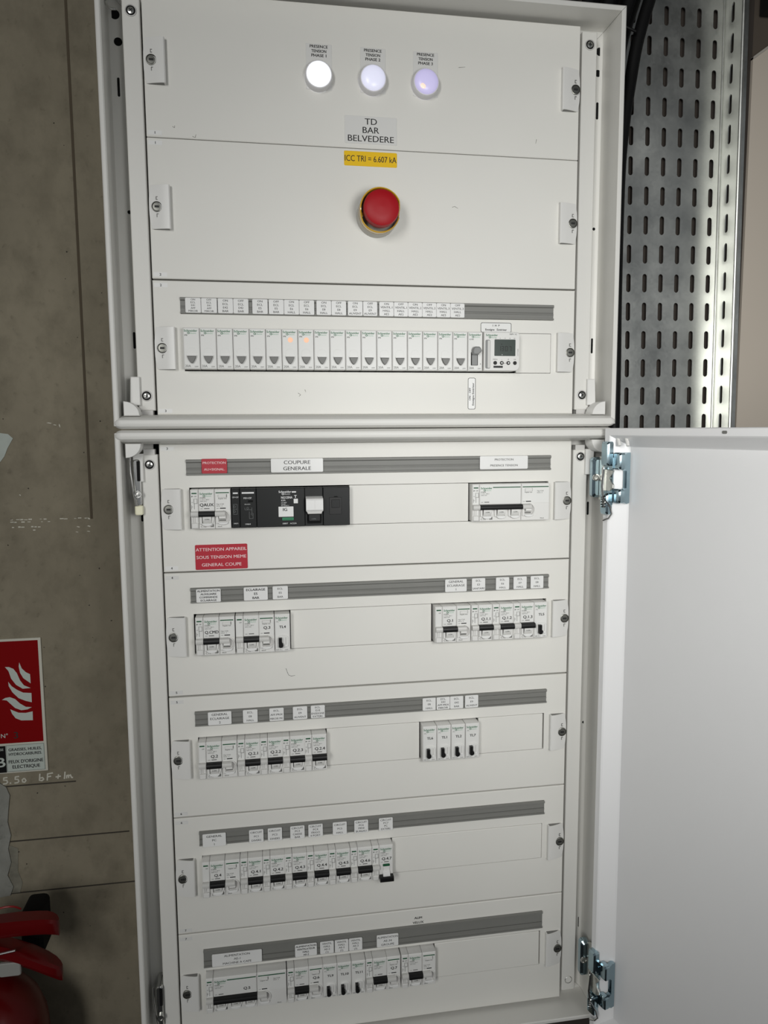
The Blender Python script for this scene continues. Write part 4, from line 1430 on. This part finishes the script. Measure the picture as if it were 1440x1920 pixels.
# ------------------------------------------------------------------ fire sign
SX, SZ = -190.2, -453.6
t = thing('fire_sign', 'red fire equipment sign with white flames on the concrete wall', 'sign', (-290, 172.5, -358))
o_ = lambda x, z: (x + 290, z + 358)
obj('sign_board', MB().rp(*[-390 + 290, -190.4 + 290], -453.6 + 358, -262.4 + 358, .6, 0, 2.4, .4), SIGNB, t)
rf = obj('red_field', MB().rp(-96, -194.2 + 290, -410.1 + 358, -265.6 + 358, .2, -.3, 0), SIGNR, t)
flames = [[(-219.5, -295.7), (-220.4, -301.6), (-219.2, -310.5), (-215.4, -318.3), (-206.3, -326.2), (-206.4, -313.2), (-211.7, -310.0), (-216.6, -304.4)],
          [(-238.1, -301.2), (-233.9, -307.1), (-231.1, -318.0), (-225.3, -327.2), (-217.0, -333.2), (-206.7, -332.8), (-215.1, -328.5), (-219.8, -321.2), (-223.2, -310.9), (-227.4, -304.4), (-233.0, -301.5)],
          [(-235.1, -322.2), (-234.8, -328.5), (-230.5, -337.6), (-223.0, -346.3), (-214.0, -350.8), (-206.3, -353.2), (-206.1, -340.0), (-216.8, -338.8), (-224.6, -334.2), (-231.1, -328.7)],
          [(-244.6, -347.4), (-238.6, -348.5), (-233.8, -353.9), (-228.4, -360.0), (-220.5, -363.7), (-212.4, -363.0), (-206.7, -360.2), (-214.5, -359.2), (-221.7, -354.0), (-227.6, -347.3), (-234.3, -344.1), (-240.1, -344.8)],
          [(-234.8, -361.4), (-232.8, -367.9), (-228.6, -374.6), (-221.3, -378.3), (-206.3, -379.0), (-206.0, -366.3), (-215.0, -367.9), (-224.2, -367.0), (-230.9, -363.6)]]
for fp in flames:
    obj('flame', MB().poly([o_(x, z) for x, z in fp], -.5, -.2), SIGNW, t)
letter([('N°', 5.8, -244.5 + 290, -399 + 358, 9, 'c', False)], SIGNW, t, (0, -.4, 0))
letter([('3', 9, -229.5 + 290, -399 + 358, None, 'c', False)], INK, t, (0, -.4, 0))
obj('black_field', MB().rp(-96, -244.4 + 290, -452 + 358, -413.6 + 358, .2, -.3, 0), BLACKM, t)
wf = obj('white_field', MB().rp(-244.2 + 290, -193.6 + 290, -451.6 + 358, -412.6 + 358, .2, -.3, 0), SIGNW, t)
obj('field_outline', outline(-243.6 + 290, -194 + 290, -451.2 + 358, -413 + 358, .6, .35), INK, wf, (0, -.3, 0))
letter([('CLASSE', 3.2, -247 + 290, -418.6 + 358, None, 'r', False), ('B', 13, -246 + 290, -437 + 358, None, 'r', True)], SIGNW, t, (0, -.4, 0))
letter([('GRAISSES, HUILES,', 3.9, -218.8 + 290, -419.6 + 358, 43, 'c', True), ('HYDROCARBURES.', 3.9, -218.8 + 290, -426.2 + 358, 43, 'c', True), ("FEUX D'ORIGINE", 4.6, -218.6 + 290, -437 + 358, 45, 'c', True), ('ELECTRIQUE', 4.6, -218.6 + 290, -444.6 + 358, 36, 'c', True)], INK, wf, (0, -.4, 0))

# ------------------------------------------------------------------ fire extinguisher (mostly outside the frame)
EX, EY = -262., 78.
t = thing('fire_extinguisher', 'red fire extinguisher with lever handles hung on the concrete wall', 'fire extinguisher', (EX, EY, -1180))
zb = 1180
body_ = MB()
rs = []
for r_, z in ((60, 0), (78, 6), (80, 14), (80, 400), (78, 424), (70, 448), (56, 468), (38, 484), (24, 492), (20, 500)):
    rs.append([(r_ * math.cos(2 * PI * i / 40), r_ * math.sin(2 * PI * i / 40), z) for i in range(40)])
body_.rings(rs)
obj('cylinder_body', body_, EXTR, t)
vv = MB()
rs = []
for r_, z in ((19, 494), (19, 512), (15, 514), (15, 560), (12, 566)):
    rs.append([(r_ * math.cos(2 * PI * i / 20), r_ * math.sin(2 * PI * i / 20), z) for i in range(20)])
vv.rings(rs)
obj('valve', vv, BLACK, t)


def lever(pts, w0, th):
    mb = MB()
    rs = []
    for x, z, ww in pts:
        rs.append([(x, -ww, z), (x, -ww, z - th * .6), (x, -ww * .7, z - th), (x, ww * .7, z - th), (x, ww, z - th * .6), (x, ww, z), (x, ww * .7, z + 3), (x, -ww * .7, z + 3)])
    return mb.rings(rs)


obj('upper_lever', lever([(-30, 574, 12), (20, 582, 13), (60, 583, 14), (84, 582, 13), (95, 581, 12.4), (102, 579, 10.6), (107, 576.5, 7.6), (110, 573, 3)], 14, 17), EXTR, t, (0, -30, 8))
obj('lower_handle', lever([(-20, 574, 12), (20, 567, 13), (50, 557, 14), (76, 544, 14), (92, 534, 13), (102, 527, 11), (108, 521.5, 7.6), (111, 518, 3)]  , 14, 16), EXTR, t, (0, -30, 0))
obj('hose_clamp', MB().rp(50, 77, 506, 572, 7, 10, 50, 4), BLACKM, t)
obj('safety_pin', MB().tube([(34, -46, 556), (62, -46, 560)], 1.6), CHROME, t)
obj('hose', MB().tube(bez([(-20, 0, 540), (-60, 10, 545), (-84, 20, 500), (-92, 20, 380), (-92, 20, 200)], 18), 9, 10), BLACKM, t)
obj('seal_tag', MB().rp(40, 66, 524, 542, 3, -44, -40, 1), mat('pale_tag', (.3, .3, .28), .5), t)
obj('pull_wire', MB().tube(bez([(20, -34, 596), (40, -36, 610), (58, -36, 612), (66, -30, 604)], 10), 1.2), mat('red_wire', (.25, .01, .01), .4), t)
